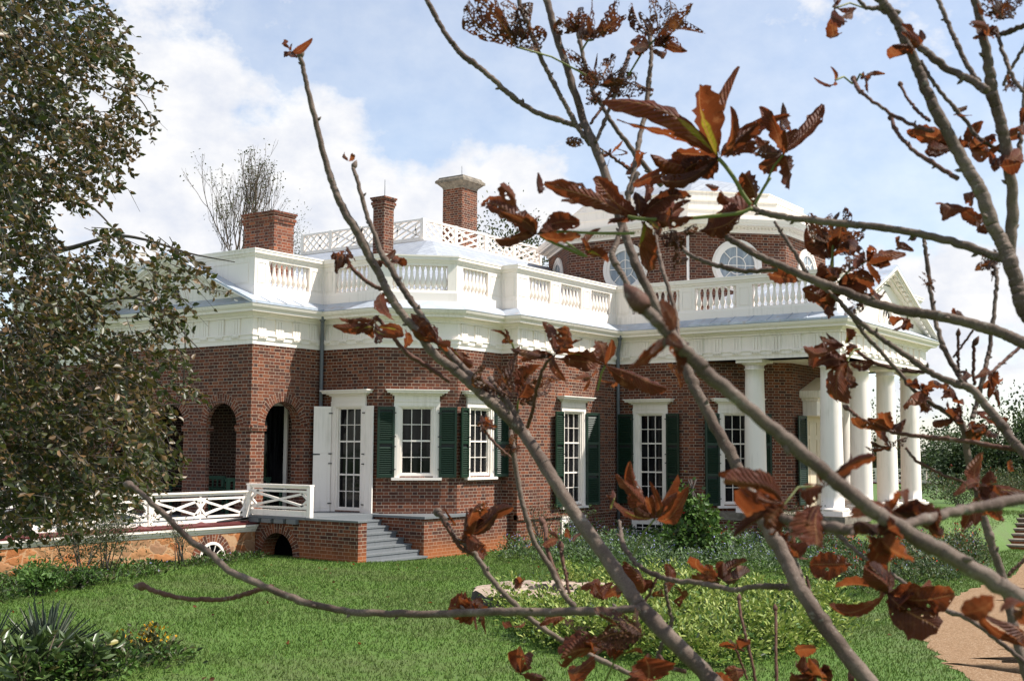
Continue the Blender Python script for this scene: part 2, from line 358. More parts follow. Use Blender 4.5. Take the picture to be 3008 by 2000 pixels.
def leafmat(name, stops, trans=0.35, rough=0.5, veins=False, holes=0.0, hscale=30.0, green=False, tint=None, spec=0.25):
    m_, t = mat(name); oc = objc(t)
    r = t.n('ShaderNodeNewGeometry').outputs['Random Per Island']
    col = t.ramp(r, stops); uvn = t.n('ShaderNodeUVMap', uv_map='UVMap').outputs[0]; sp = t.n('ShaderNodeSeparateXYZ', ins={0: uvn}); u, v = sp.outputs[0], sp.outputs[1]
    col = t.mix(t.m('MULTIPLY', t.noise(oc, 25, 4, 0.6), 0.6), col, t.mix(0.55, col, (.02, .012, .008), 'MIX'))
    h = None
    if green:
        gm = t.n('ShaderNodeMapRange', ins={'Value': t.m('SUBTRACT', t.m('ADD', t.noise(oc, 28, 3), 0.16), t.m('ADD', t.m('ABSOLUTE', t.m('MULTIPLY', u, 0.95)), t.m('MULTIPLY', v, 0.62))), 'From Min': 0.20, 'From Max': 0.30, 'To Min': 0.0, 'To Max': 0.8}).outputs[0]
        col = t.mix(gm, col, t.mix(t.noise(oc, 30, 2), (.10, .20, .012), (.36, .34, .03)))
    if veins:
        vv = t.m('FRACT', t.m('MULTIPLY', t.m('SUBTRACT', v, t.m('MULTIPLY', t.m('ABSOLUTE', u), 0.16)), 15.0))
        h = t.m('ABSOLUTE', t.m('SUBTRACT', vv, 0.5))
        mid = t.m('LESS_THAN', t.m('ABSOLUTE', u), 0.05)
        col = t.mix(t.m('MULTIPLY', t.m('GREATER_THAN', h, 0.42), 0.45), col, (.05, .018, .01)); col = t.mix(t.m('MULTIPLY', mid, 0.6), col, (.30, .15, .06))
        blotch = t.n('ShaderNodeMapRange', ins={'Value': t.noise(oc, 38, 4, 0.7), 'From Min': 0.54, 'From Max': 0.68, 'To Min': 0.0, 'To Max': 0.6}).outputs[0]
        col = t.mix(blotch, col, (.26, .115, .05))
        dk = t.n('ShaderNodeMapRange', ins={'Value': t.noise(oc, 18, 4, 0.65), 'From Min': 0.50, 'From Max': 0.66, 'To Min': 0.0, 'To Max': 0.6}).outputs[0]
        col = t.mix(dk, col, (.022, .009, .006))
        h = t.m('ADD', h, t.m('MULTIPLY', t.noise(oc, 60, 4, 0.7), 0.8))
    p = finish(t, col, rough, spec, h, 0.8, 0.004)
    out = [n for n in m_.node_tree.nodes if n.type == 'OUTPUT_MATERIAL'][0]
    tr = t.n('ShaderNodeBsdfTranslucent', ins={0: t.mix(0.35, col, tint or (.30, .07, .01), 'ADD') if veins else t.mix(0.15, col, tint or (.12, .16, .01), 'ADD')})
    sh = t.n('ShaderNodeMixShader', ins={0: trans, 1: p.outputs[0], 2: tr.outputs[0]}).outputs[0]
    if holes > 0:
        hn = t.n('ShaderNodeTexVoronoi', ins={'Vector': oc, 'Scale': hscale*4}).outputs[0]
        big = t.noise(oc, hscale, 3, 0.6)
        f = t.m('GREATER_THAN', t.m('SUBTRACT', t.m('ADD', t.m('MULTIPLY', big, 0.9), t.m('MULTIPLY', t.m('SUBTRACT', 0.5, hn), 0.5)), t.m('MAXIMUM', t.m('LESS_THAN', t.m('ABSOLUTE', u), 0.10), t.m('MULTIPLY', t.m('GREATER_THAN', t.m('ABSOLUTE', u), 0.86), 0.10))), 1.0-holes)
        tb = t.n('ShaderNodeBsdfTransparent')
        sh = t.n('ShaderNodeMixShader', ins={0: f, 1: sh, 2: tb.outputs[0]}).outputs[0]
    t.t.links.new(sh, out.inputs[0]); return m_
RUST = ((0, (.052, .014, .008)), (.35, (.10, .022, .010)), (.7, (.16, .034, .012)), (1, (.20, .055, .020)))
LB = leafmat('dry_leaf', RUST, 0.42, 0.55, True, 0.33, 26)
LG = leafmat('half_green_leaf', RUST, 0.45, 0.5, True, 0.26, 26, True)
LL = leafmat('skeleton_leaf', ((0, (.03, .013, .010)), (.6, (.06, .022, .014)), (1, (.10, .035, .02))), 0.25, 0.6, True, 0.515, 55)
PETI = leafmat('green_petiole', ((0, (.10, .12, .025)), (1, (.17, .19, .05))), 0.0)
BEECH2 = leafmat('browning_beech_leaf', ((0, (.045, .040, .012)), (.4, (.085, .060, .018)), (.75, (.13, .075, .026)), (1, (.22, .13, .06))), 0.22, 0.42, spec=0.45)
BEECH = leafmat('beech_leaf', ((0, (.030, .044, .011)), (.38, (.055, .068, .016)), (.66, (.088, .078, .020)), (.86, (.13, .075, .024)), (1, (.20, .11, .05))), 0.22, 0.42, spec=0.45)
# ================================================================== THE HOUSE
ZB, ZE, ZA, ZP = 4.12, 5.04, 5.28, 6.42      # brick top, eave, apron top, parapet top
house = thing('brick_house', (5.0, 0, 0), 'red brick mansion with white balustrades, columned portico and octagonal dome', 'house')
XM = 14.375
half = [(0, 5.86), (0, 0), (2.31, 0), (2.31, -1.88), (3.70, -3.27), (5.53, -3.27), (5.53, -3.77), (10.56, -3.77)]
mir = lambda P: [(2*XM-x, y) for x, y in reversed(P)]
OUT = half+[(10.56, -10.4), (2*XM-10.56, -10.4)]+mir(half)+[(26.44, 5.86), (26.44, 14), (2.31, 14), (2.31, 5.86)]
parl = [(10.56, -3.77), (10.56, -6.36), (12.5, -8.3), (16.25, -8.3), (18.19, -6.36), (18.19, -3.77)]

def wall(mb, A, B, z0, z1, ops=(), th=0.25, off=0.0, reveal=True):
    """brick sheet from A to B (outside on the right) with openings (s0, s1, zb, zt, arch)"""
    A, B = Vector((A[0], A[1])), Vector((B[0], B[1])); L = (B-A).length; d = (B-A)/L; n = Vector((d.y, -d.x))
    P = lambda s, z, o=0.0: (A.x+d.x*s+n.x*(o+off), A.y+d.y*s+n.y*(o+off), z)
    s = 0.0
    for s0, s1, zb, zt, arch in sorted(ops):
        if s0 > s: mb.face([P(s, z0), P(s0, z0), P(s0, z1), P(s, z1)])
        if zb > z0: mb.face([P(s0, z0), P(s1, z0), P(s1, zb), P(s0, zb)])
        c, r = (s0+s1)/2, (s1-s0)/2
        if arch:
            K = 20; cur = [(c-r*math.cos(math.pi*k/K), zt+r*math.sin(math.pi*k/K)) for k in range(K+1)]
            for (a0, b0), (a1, b1) in zip(cur, cur[1:]): mb.face([P(a0, b0), P(a1, b1), P(a1, z1), P(a0, z1)])
        else:
            cur = [(s0, zt), (s1, zt)]
            if zt < z1: mb.face([P(s0, zt), P(s1, zt), P(s1, z1), P(s0, z1)])
        if reveal:
            full = [(s0, zb)]+cur+[(s1, zb)]
            for (a0, b0), (a1, b1) in zip(full, full[1:]): mb.face([P(a0, b0), P(a0, b0, -th), P(a1, b1, -th), P(a1, b1)])
            mb.face([P(s1, zb), P(s1, zb, -th), P(s0, zb, -th), P(s0, zb)])
        s = s1
    if s < L: mb.face([P(s, z0), P(L, z0), P(L, z1), P(s, z1)])
    return P

def arch_ring(mb, P, c, r0, r1, zs, o0=0.006, o1=-0.02, K=24, legs=0.0):
    for k in range(K):
        a, b = math.pi*k/K, math.pi*(k+1)/K
        q = [(r0, a), (r1, a), (r1, b), (r0, b)]; rm = (r0+r1)/2
        mb.face([P(c-r*math.cos(t), zs+r*math.sin(t), o0) for r, t in q][::-1], uv=[(r-r0+0.01, t*rm) for r, t in q][::-1])

W_ = lambda s0, s1, zb, zt: (s0+0.05, s1-0.05, zb+0.03, zt-0.05, False)
mb = MB()
# loggia (north piazza): three arches north, one west
Nar = [(5.86-5.30, 5.86-4.24), (5.86-3.44, 5.86-2.39), (5.86-1.55, 5.86-0.48)]
PN = wall(mb, (0, 5.86), (0, 0), -0.9, ZB, [(a, b, 0.0, 2.2, True) for a, b in Nar], 0.12)
wall(mb, (0, 5.86), (0, 0), -0.9, ZB, [(a, b, 0.0, 2.2, True) for a, b in Nar], off=-0.12, reveal=False)
PW = wall(mb, (0, 0), (2.31, 0), -0.9, ZB, [(0.44, 1.62, 0.0, 2.2, True)], 0.30)
wall(mb, (0, 0), (2.31, 0), -0.9, ZB, [(0.44, 1.62, 0.0, 2.2, True)], off=-0.30, reveal=False)
wall(mb, (2.31, 5.86), (0, 5.86), -0.9, ZB)  # east side left solid, without an arch, so less light enters the loggia
P1 = wall(mb, (2.31, 0), (2.31, -1.88), -0.9, ZB, [W_(.40, 1.55, .13, 2.80)])
P2 = wall(mb, (2.31, -1.88), (3.70, -3.27), -0.9, ZB, [W_(.41, 1.53, .98, 2.80)])
P3 = wall(mb, (3.70, -3.27), (5.53, -3.27), -0.9, ZB, [W_(.34, 1.50, .98, 2.80)])
wall(mb, (5.53, -3.27), (5.53, -3.77), -0.9, ZB)
P4 = wall(mb, (5.53, -3.77), (10.56, -3.77), -0.95, ZB, [W_(2.04, 3.25, .15, 2.80), (2.06, 3.21, -0.72, -0.15, False)][:1])
P5 = wall(mb, parl[0], parl[1], -0.95, ZB+0.12, [W_(.54, 1.65, .15, 2.80)])
P6 = wall(mb, parl[1], parl[2], -0.95, ZB+0.12, [W_(.56, 1.68, .15, 2.80)])
P7 = wall(mb, parl[2], parl[3], -0.95, ZB+0.12, [(.88, 2.85, .02, 2.66, False)])
for a, b in zip(parl[3:], parl[4:]): wall(mb, a, b, -0.95, ZB+0.12)
rest = OUT[9:]
for a, b in list(zip(rest, rest[1:]))[1:]: wall(mb, a, b, -0.9, ZB)
wallo = mb.build('wall', BRICK, house)
for a, b in Nar: mb = MB(); arch_ring(mb, PN, (a+b)/2, (b-a)/2, (b-a)/2+0.235, 2.2); mb.build('arch_ring', BRICKR, house)
mb = MB(); arch_ring(mb, PW, 1.03, 0.59, 0.825, 2.2); mb.build('arch_ring', BRICKR, house)
for P, ss in ((PN, [(0, Nar[0][0]+.03), (Nar[0][1]-.03, Nar[1][0]+.03), (Nar[1][1]-.03, Nar[2][0]+.03), (Nar[2][1]-.03, 5.86)]), (PW, [(0, .47), (1.59, 2.31)])):
    for s0, s1 in ss:
        mb = MB()
        for z, o in ((2.07, .03), (2.135, .045)):
            c = [P(s0, z, o), P(s1, z, o), P(s1, z, -.2), P(s0, z, -.2)]; mb.hexa(c, [(p[0], p[1], z+.064) for p in c])
        mb.build('impost_band', BRICK, house)
for P, s0, s1 in ((P4, 0, 5.03), (P5, 0, 2.55), (P6, 0, 2.70)):
    mb = MB()
    for z, o in ((-.12, .05), (-.055, .03)):
        c = [P(s0, z, o), P(s1, z, o), P(s1, z, -.1), P(s0, z, -.1)]; mb.hexa(c, [(p[0], p[1], z+.066) for p in c])
    mb.build('band_course', BRICK, house)
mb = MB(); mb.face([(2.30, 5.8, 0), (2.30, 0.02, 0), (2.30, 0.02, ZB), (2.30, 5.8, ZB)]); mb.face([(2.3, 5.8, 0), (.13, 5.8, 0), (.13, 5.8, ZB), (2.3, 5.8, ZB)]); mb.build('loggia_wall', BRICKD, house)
mb = MB()   # floors and ceilings
mb.box((0.1, 0.1, -0.1), (2.3, 5.8, 0.0)); mb.build('loggia_floor', BEECHB, house)  # loggia floor and ceiling coloured dark to deepen the shade inside
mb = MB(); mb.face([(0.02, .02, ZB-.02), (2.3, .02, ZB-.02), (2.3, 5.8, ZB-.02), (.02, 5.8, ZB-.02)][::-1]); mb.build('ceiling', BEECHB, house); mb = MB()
mb.box((10.56, -10.38, ZB), (18.19, -3.8, ZB+.04)); mb.build('portico_ceiling', WHITE, house)
mb = MB(); mb.box((10.42, -10.50, -.20), (18.33, -6.5, 0.0)); mb.build('portico_floor', CAPST, house)
mb = MB(); mb.box((10.47, -10.45, -.95), (18.28, -6.55, -.20)); mb.build('portico_base', BRICK, house)

# entablature, cornice and apron roof
mb = MB()
mb.sweep(OUT, [(-.75, ZB), (.015, ZB), (.015, 4.22), (.035, 4.225), (.035, 4.325), (.06, 4.33), (.06, 4.36), (.0, 4.365), (.0, 4.74), (.05, 4.745), (.05, 4.79), (.10, 4.82), (.13, 4.865),
               (.27, 4.87), (.28, 4.93), (.30, 4.935), (.335, 4.975), (.36, 5.03), (.36, ZE)])
def trig(P, L, s_first, n, step=.565):
    for i in range(n):
        c = s_first+i*step
        if c < .1 or c > L-.1: continue
        def bx(s0, s1, z0, z1, o):
            q = [P(s0, z0, -.02), P(s0, z0, o), P(s1, z0, o), P(s1, z0, -.02)]; mb.hexa(q, [(p[0], p[1], z1) for p in q])
        for k in (-1, 0, 1): bx(c+k*.088-.036, c+k*.088+.036, 4.365, 4.70, .03)
        bx(c-.13, c+.13, 4.365, 4.70, .012); bx(c-.135, c+.135, 4.70, 4.735, .04); bx(c-.13, c+.13, 4.30, 4.327, .075)
        for k in range(6): bx(c-.115+k*.046-.014, c-.115+k*.046+.014, 4.262, 4.30, .07)
def frame2(A, B):
    A, B = Vector((A[0], A[1])), Vector((B[0], B[1])); L = (B-A).length; d = (B-A)/L; n = Vector((d.y, -d.x))
    return (lambda s, z, o=0.0: (A.x+d.x*s+n.x*o, A.y+d.y*s+n.y*o, z)), L
for i, (s1_, cnt) in {0: (.22, 10), 1: (.27, 4), 2: (.20, 4), 3: (.26, 4), 4: (.22, 4), 6: (.25, 9), 7: (.35, 12), 8: (.25, 14)}.items():
    P, L = frame2(OUT[i], OUT[i+1]); trig(P, L, s1_, cnt, .565 if i != 7 else .57)
mb.build('entablature', WHITE, house)
mb = MB(); mb.sweep(OUT, [(.36, ZE), (.375, ZE+.012), (-.02, ZA), (-.6, ZA+.02)]); mb.build('apron_roof', ROOF, house)

# parapet with balustrade panels
ins = .10
PAR = []
n_ = len(OUT)
for i in range(n_):
    p0, p, p1 = (Vector(OUT[(i+k) % n_]) for k in (-1, 0, 1)); d0 = (p-p0).normalized(); d1 = (p1-p).normalized()
    n0 = Vector((d0.y, -d0.x)); n1 = Vector((d1.y, -d1.x)); q = p-(n0+n1)/(1+n0.dot(n1))*ins; PAR.append((q.x, q.y))
BALP = [(.030, 0), (.052, .0), (.052, .05), (.036, .06), (.046, .10), (.070, .16), (.074, .21), (.060, .28), (.040, .37), (.032, .47), (.030, .51), (.044, .52), (.044, .545), (.034, .55), (.052, .565), (.052, .61)]
bal_me = None
runs = {0: [], 1: [(.45, 1.83, 8)], 2: [(.42, 1.55, 7)], 3: [(.30, 1.66, 10)], 4: [(.25, 1.32, 7)], 5: [], 6: [(.55, 1.58, 6), (2.10, 3.15, 6), (3.68, 4.72, 6)], 7: [(.55, 2.08, 8), (2.56, 3.82, 7), (4.28, 6.02, 10)], 8: []}
for i in range(n_):
    A, B = PAR[i], PAR[(i+1) % n_]; P, L = frame2(A, B); rr = runs.get(i, []); mb = MB()
    if i in (0, 8):
        pass
    def bx(s0, s1, z0, z1, o, oi=-.20):
        q = [P(s0, z0, oi), P(s0, z0, o), P(s1, z0, o), P(s1, z0, oi)]; mb.hexa(q, [(p[0], p[1], z1) for p in q])
    # lengths run into the neighbours only as far as the mitre, so use sweeps for the continuous mouldings
    segs = []; s = 0.0
    for s0, s1, k in rr: segs.append((s, s0)); s = s1
    segs.append((s, L))
    for s0, s1 in segs:   # solid pedestals with a sunk panel
        mb.face([P(s0, 5.56), P(s1, 5.56), P(s1, 6.17), P(s0, 6.17)])
        a_, b_ = max(s0, .21), min(s1, L-.21)
        if b_ > a_: mb.face([P(b_, 5.56, -.20), P(a_, 5.56, -.20), P(a_, 6.17, -.20), P(b_, 6.17, -.20)])
        for q in [q for q in (s0, s1) if .01 < q < L-.01]: mb.face([P(q, 5.56, -.2), P(q, 5.56), P(q, 6.17), P(q, 6.17, -.2)])
        if s1-s0 > .30:
            w0, w1 = s0+.09, s1-.09
            if s1-s0 > 1.5: parts_ = [(w0+k*(w1-w0)/max(1, int((w1-w0)/1.3)), w0+(k+1)*(w1-w0)/max(1, int((w1-w0)/1.3))-.12) for k in range(max(1, int((w1-w0)/1.3)))]
            else: parts_ = [(w0, w1)]
            for a, b in parts_:
                for (a0, a1, z0, z1) in ((a, b, 5.62, 5.632), (a, b, 6.10, 6.112), (a, a+.012, 5.632, 6.10), (b-.012, b, 5.632, 6.10)): bx(a0, a1, z0, z1, .012, -.01)
    par = mb
    if not rr and i not in (0, 5, 8): pass
    if i <= 8:
        mb.sweep([A, B], [(.0, 5.56), (.0, 5.5601)], closed=False)
        po = mb.build('balustrade' if rr else 'parapet_panel', WHITE, house)
        for s0, s1, k in rr:
            for j in range(k):
                sx = s0+(j+.5)*(s1-s0)/k
                if bal_me is None:
                    b_ = MB(); b_.lathe((0, 0, 0), BALP, 12); b0 = b_.build('baluster', WHITE); bal_me = b0.data; o = b0
                else:
                    o = bpy.data.objects.new('baluster', bal_me); COL.objects.link(o)
                o.parent = po; o.location = P(sx, 5.56, -.10)
    else:
        mb.build('parapet_panel', WHITE, house)
mb = MB()
mb.sweep(PAR, [(-.22, ZA-.05), (.03, ZA-.05), (.03, 5.50), (.015, 5.505), (.0, 5.56), (-.20, 5.5601), (-.22, 5.5)])
mb.build('parapet_plinth', WHITE, house)
mb = MB()
mb.sweep(PAR, [(-.2, 6.17), (.0, 6.17), (.0, 6.24), (.03, 6.25), (.045, 6.30), (.085, 6.315), (.085, 6.38), (.10, 6.385), (.10, ZP), (-.10, ZP+.02), (-.30, ZP), (-.30, 6.31), (-.2, 6.17)])
mb.build('parapet_cap', WHITE, house)

# gabled roofs over the loggia and the portico (pediments)
def pediment(c, hw, ax, front, depth, zapex, r0):
    """c: centre along the gable, hw: half width at eave; ax 'x' or 'y' is the gable's own direction; front: plane coordinate of the eave edge, depth runs inwards (+)"""
    def Q(a, f, z): return (f, c+a, z) if ax == 'y' else (c+a, f, z)
    mb = MB(); z0 = ZE+.02; rise = zapex-z0
    sl = rise/hw
    rf = MB()
    th = .05
    for sg in (-1, 1):
        a0, a1 = sg*hw, 0.0
        q = [Q(a0, front, z0), Q(0, front, zapex), Q(0, front+depth, zapex), Q(a0, front+depth, z0)]
        rf.hexa([(p[0], p[1], p[2]) for p in (q if sg*(1 if ax == 'x' else -1) > 0 else q[::-1])], [(p[0], p[1], p[2]+th) for p in (q if sg*(1 if ax == 'x' else -1) > 0 else q[::-1])])
        for k in range(1, int(depth/.55)):   # standing seams
            f = front+k*.55; rf.bar(Q(a0, f, z0+th), Q(0, f, zapex+th), .02, .03)
        # raking cornice: stacked bands
        for (f0, f1, d0, d1) in ((front+.0, front+.5, .0, .085), (front+.04, front+.5, .085, .13), (front+.07, front+.5, .13, .20), (front+.18, front+.5, .20, .26), (front+.23, front+.5, .26, .33)):
            lo = []
            for (a, f, d) in ((a0, f0, d1), (a0, f0, d0), (0, f0, d0), (0, f0, d1)):
                zz = z0+(hw-abs(a))*sl-d
                aa = a-sg*0 if a == 0 else a-sg*(d/sl*0)
                lo.append((aa, zz))
            A_ = [Q(a, f0, max(z, ZE-.0)) for a, z in lo]; B_ = [Q(a, f1, max(z, ZE-.0)) for a, z in lo]
            mb.hexa(A_, B_)
        for k in range(int(hw/.26)):        # mutules under the rake
            a = sg*(k*.26+.2); a2 = a+sg*.13
            if abs(a2) > hw-.55: break
            A_ = [Q(x, front+.10, z0+(hw-abs(x))*sl-d) for x, d in ((a, .235), (a, .20), (a2, .20), (a2, .235))]; B_ = [Q(x, front+.17, z0+(hw-abs(x))*sl-d) for x, d in ((a, .235), (a, .20), (a2, .20), (a2, .235))]
            mb.hexa(A_, B_)
    mb.build('raking_cornice', WHITE, house); rf.build('roof', ROOF, house)
    ty = MB(); f = front+.36
    # tympanum with a half-round opening
    zc, r1 = ZE+.24, r0+.17; K = 16
    arc = [(-r0*math.cos(math.pi*k/K), zc+r0*math.sin(math.pi*k/K)) for k in range(K+1)]
    top = lambda a: z0+(hw-abs(a))*sl-.05
    ty.face([Q(-hw+.1, f, ZE), Q(-r0, f, ZE), Q(-r0, f, top(r0)), Q(-hw+.1, f, top(hw-.1))]); ty.face([Q(r0, f, ZE), Q(hw-.1, f, ZE), Q(hw-.1, f, top(hw-.1)), Q(r0, f, top(r0))])
    ty.face([Q(-r0, f, ZE), Q(r0, f, ZE), Q(r0, f, zc), Q(-r0, f, zc)])
    for (a, b), (a2, b2) in zip(arc, arc[1:]): ty.face([Q(a, f, b), Q(a2, f, b2), Q(a2, f, top(a2)), Q(a, f, top(a))])
    for z in (5.35, 5.65, 5.95, 6.25):   # clapboard joints
        wd = max(0, (top(0)-z)/sl-.3)
        if wd > .7:
            for sg in (-1, 1): ty.box(Q(sg*.62, f-.006, z), Q(sg*wd, f+.02, z+.012))
    ty.build('tympanum', WHITE, house)
    wn = MB(); K = 20
    for ra, rb, o in ((r0-.02, r0+.06, .05), (r0+.06, r0+.10, .035), (r1-.04, r1, .03)):
        for k in range(K):
            t0, t1 = math.pi*k/K, math.pi*(k+1)/K
            q = [(ra, t0), (rb, t0), (rb, t1), (ra, t1)]
            wn.hexa([Q(-r*math.cos(t), f-o, zc+r*math.sin(t)) for r, t in q], [Q(-r*math.cos(t), f+.03, zc+r*math.sin(t)) for r, t in q])
    wn.box(Q(-r1-.03, f-.06, zc-.10), Q(r1+.03, f+.03, zc-.02))
    for k in range(1, 7): t = math.pi*k/7; wn.bar(Q(0, f+.03, zc), Q(-r0*math.cos(t), f+.03, zc+r0*math.sin(t)), .02, .02, Q(0, 1, 0) if False else (1, 1, 0))
    for k in range(3): a = -r0*.75+k*r0*.5; wn.bar(Q(a-.1, f+.03, zc), Q(a+.12, f+.03, zc+.26), .015, .02, (1, 1, 0))
    wo = wn.build('window', WHITE, house)
    g = MB(); g.face([Q(a, f+.08, b) for a, b in arc]); g.build('pane', GLASS, wo)
pediment(2.93, 3.28, 'y', -.36, 5.0, 6.50, .42)
pediment(XM, 4.18, 'x', -10.76, 4.5, 6.90, .52)

# main roof, roof deck with its railing
mb = MB()
lo = [(2.65, 13.9), (2.65, -1.6), (4.0, -2.9), (24.75, -2.9), (26.1, -1.6), (26.1, 13.9)]; hi = [(7.4, 9), (7.4, .8), (7.5, .7), (21.2, .7), (21.3, .8), (21.3, 9)]
for k in range(6):
    j = (k+1) % 6; mb.face([(*lo[k], ZA+.05), (*lo[j], ZA+.05), (*hi[j], 7.75), (*hi[k], 7.75)])
mb.face([(*p, 7.75) for p in hi])
mb.face([(5.6, -3.6, ZA+.05), (23.1, -3.6, ZA+.05), (23.1, 0, ZA+.5), (5.6, 0, ZA+.5)]); mb.face([(10.75, -10.2, ZA+.05), (18.0, -10.2, ZA+.05), (18.0, -3.6, ZA+.3), (10.75, -3.6, ZA+.3)])
mb.face([(.2, .2, ZA+.03), (2.4, .2, ZA+.03), (2.4, 5.8, ZA+.03), (.2, 5.8, ZA+.03)])
mb.build('main_roof', SLATE, house)
DX0, DY0, DX1, DY1, DZ = 8.2, 1.62, 14.65, 6.75, 7.98
mb = MB(); dk = [(DX0, DY1), (DX0, DY0), (DX1, DY0), (DX1, DY1)]
mb.sweep(dk, [(-.3, 7.4), (.0, 7.4), (.0, 7.78), (.05, 7.80), (.10, 7.90), (.16, 7.92), (.16, DZ-.02), (-1.0, DZ)])
mb.face([(x, y, DZ) for x, y in ((DX0, DY0), (DX1, DY0), (DX1, DY1), (DX0, DY1))]); mb.build('roof_deck', WHITE, house)
def chinese(mb, P, s0, s1, z0, z1, kind, w=.04):
    L = s1-s0; H = z1-z0; X = lambda a: s0+a*L; Z = lambda b: z0+b*H
    if kind == 0: ln = [((0, .0), (.5, 1)), ((.5, 1), (1, 0)), ((0, 1), (.5, 0)), ((.5, 0), (1, 1)), ((0, .5), (.25, 1)), ((0, .5), (.25, 0)), ((1, .5), (.75, 1)), ((1, .5), (.75, 0)), ((.25, .0), (.5, .5)), ((.5, .5), (.75, 1)), ((.25, 1), (.5, .5)), ((.5, .5), (.75, 0))]
    elif kind == 1: ln = [((0, 0), (1, 1)), ((0, 1), (1, 0)), ((0, .35), (.65, 1)), ((.35, 0), (1, .65)), ((0, .65), (.35, 1)), ((.65, 0), (1, .35)), ((.18, .18), (.18, .82)), ((.82, .18), (.82, .82))]
    else: ln = [((.0, .16), (1, .84)), ((0, .84), (1, .16)), ((0, .5), (.14, .9)), ((0, .5), (.14, .1)), ((1, .5), (.86, .9)), ((1, .5), (.86, .1)), ((0, .88), (1, .88)), ((0, .12), (1, .12))]
    for k, ((a, b), (c, d)) in enumerate(ln):
        o = .004*(k % 4)
        mb.bar(P(X(a), Z(b), o), P(X(c), Z(d), o), .052 if kind < 2 else .05, w, P(0, 0, 1.0) if False else (Vector(P(0, 0, 1))-Vector(P(0, 0, 0))))
mb = MB()
for A, B, posts in (((DX0+.05, DY1), (DX0+.05, DY0+.05), 4), ((DX0+.05, DY0+.05), (DX1-.05, DY0+.05), 4), ((DX1-.05, DY0+.05), (DX1-.05, DY1), 4)):
    P, L = frame2(A, B)
    for k in range(posts):
        s0, s1 = k*L/posts, (k+1)*L/posts; q = P(s0, 0); mb.box((q[0]-.06, q[1]-.06, DZ), (q[0]+.06, q[1]+.06, DZ+.66)); chinese(mb, P, s0+.06, s1-.06, DZ+.09, DZ+.60, k % 2)
    for z in (DZ+.05, DZ+.62): mb.bar(P(0, z), P(L, z), .09, .06, (0, 0, 1))
mb.build('deck_railing', WHITE, house)

# chimneys
def chimney(x0, y0, wx, wy, zb, zt, mats, stone=False):
    mb = MB(); mb.box((x0, y0, zb), (x0+wx, y0+wy, zt-.30))
    if not stone:
        for k, (o, h) in enumerate(((.025, .08), (.05, .08), (.02, .04), (.045, .05), (.07, .05))):
            z = zt-.30+sum(q[1] for q in ((.025, .08), (.05, .08), (.02, .04), (.045, .05), (.07, .05))[:k]); mb.box((x0-o, y0-o, z), (x0+wx+o, y0+wy+o, z+h))
    c = mb.build('chimney', mats, house)
    if stone:
        cp = MB(); r = [(x0, y0), (x0+wx, y0), (x0+wx, y0+wy), (x0, y0+wy)]
        cp.sweep(r, [(-.2, zt-.34), (.0, zt-.34), (.02, zt-.28), (.10, zt-.20), (.16, zt-.14), (.20, zt-.13), (.20, zt-.05), (.12, zt+.02), (.10, zt+.07), (-.4, zt+.07)]); cp.face([(x, y, zt+.071) for x, y in r]); cp.build('chimney_cap', CAPST, c)
    rod = MB(); rod.tube([(x0+wx*.6, y0+wy*.5, zt), (x0+wx*.6, y0+wy*.5, zt+.55)], .010, 6); rod.build('lightning_rod', LEAD, c)
chimney(2.16, 1.66, .70, 1.15, 5.2, 7.86, BRICKC)
chimney(6.03, 1.28, .42, .42, 5.6, 8.88, BRICK)
chimney(12.67, 3.6, .87, .85, 7.0, 11.0, BRICK, True)

# octagonal dome room
ox0, ox1, oy0, oy1 = 11.8, 19.36, -7.6, .85
DO = [(ox0, -1.33), (ox0, -5.46), (ox0+2.14, oy0), (17.22, oy0), (ox1, -5.46), (ox1, -1.33), (17.22, oy1), (ox0+2.14, oy1)]
mb = MB(); mb.sweep(DO, [(0, ZA), (0, 8.08)]); drum = mb.build('dome_wall', BRICK, house)
mb = MB(); mb.sweep(DO, [(-.1, 8.06), (.04, 8.06), (.04, 8.13), (.09, 8.15), (.09, 8.20), (.18, 8.21), (.18, 8.235), (.33, 8.24), (.34, 8.29), (.37, 8.30), (.41, 8.36), (.43, 8.39), (.43, 8.41), (.0, 8.47)])
for i in range(8):
    P, L = frame2(DO[i], DO[(i+1) % 8])
    for k in range(int(L/.11)):
        s = .05+k*.11; q = [P(s, 8.155, .05), P(s, 8.155, .15), P(s+.06, 8.155, .15), P(s+.06, 8.155, .05)]; mb.hexa(q, [(p[0], p[1], 8.208) for p in q])
mb.build('dome_cornice', WHITE, house)
mb = MB()
for k, (a, z0, z1) in enumerate(((.02, 8.44, 8.74), (-.30, 8.74, 9.08), (-.62, 9.08, 9.42))): mb.sweep(DO, [(a, z0), (a, z1-.04), (a+.02, z1-.035), (a+.02, z1), (a-.36, z1+.005)])
mb.build('dome_steps', WHITE, house)
mb = MB(); mb.sweep(DO, [(-.94, 9.42), (-.96, 9.46), (-1.8, 9.95), (-2.7, 10.25), (-3.6, 10.38)]); mb.build('dome_roof', SLATE, house)
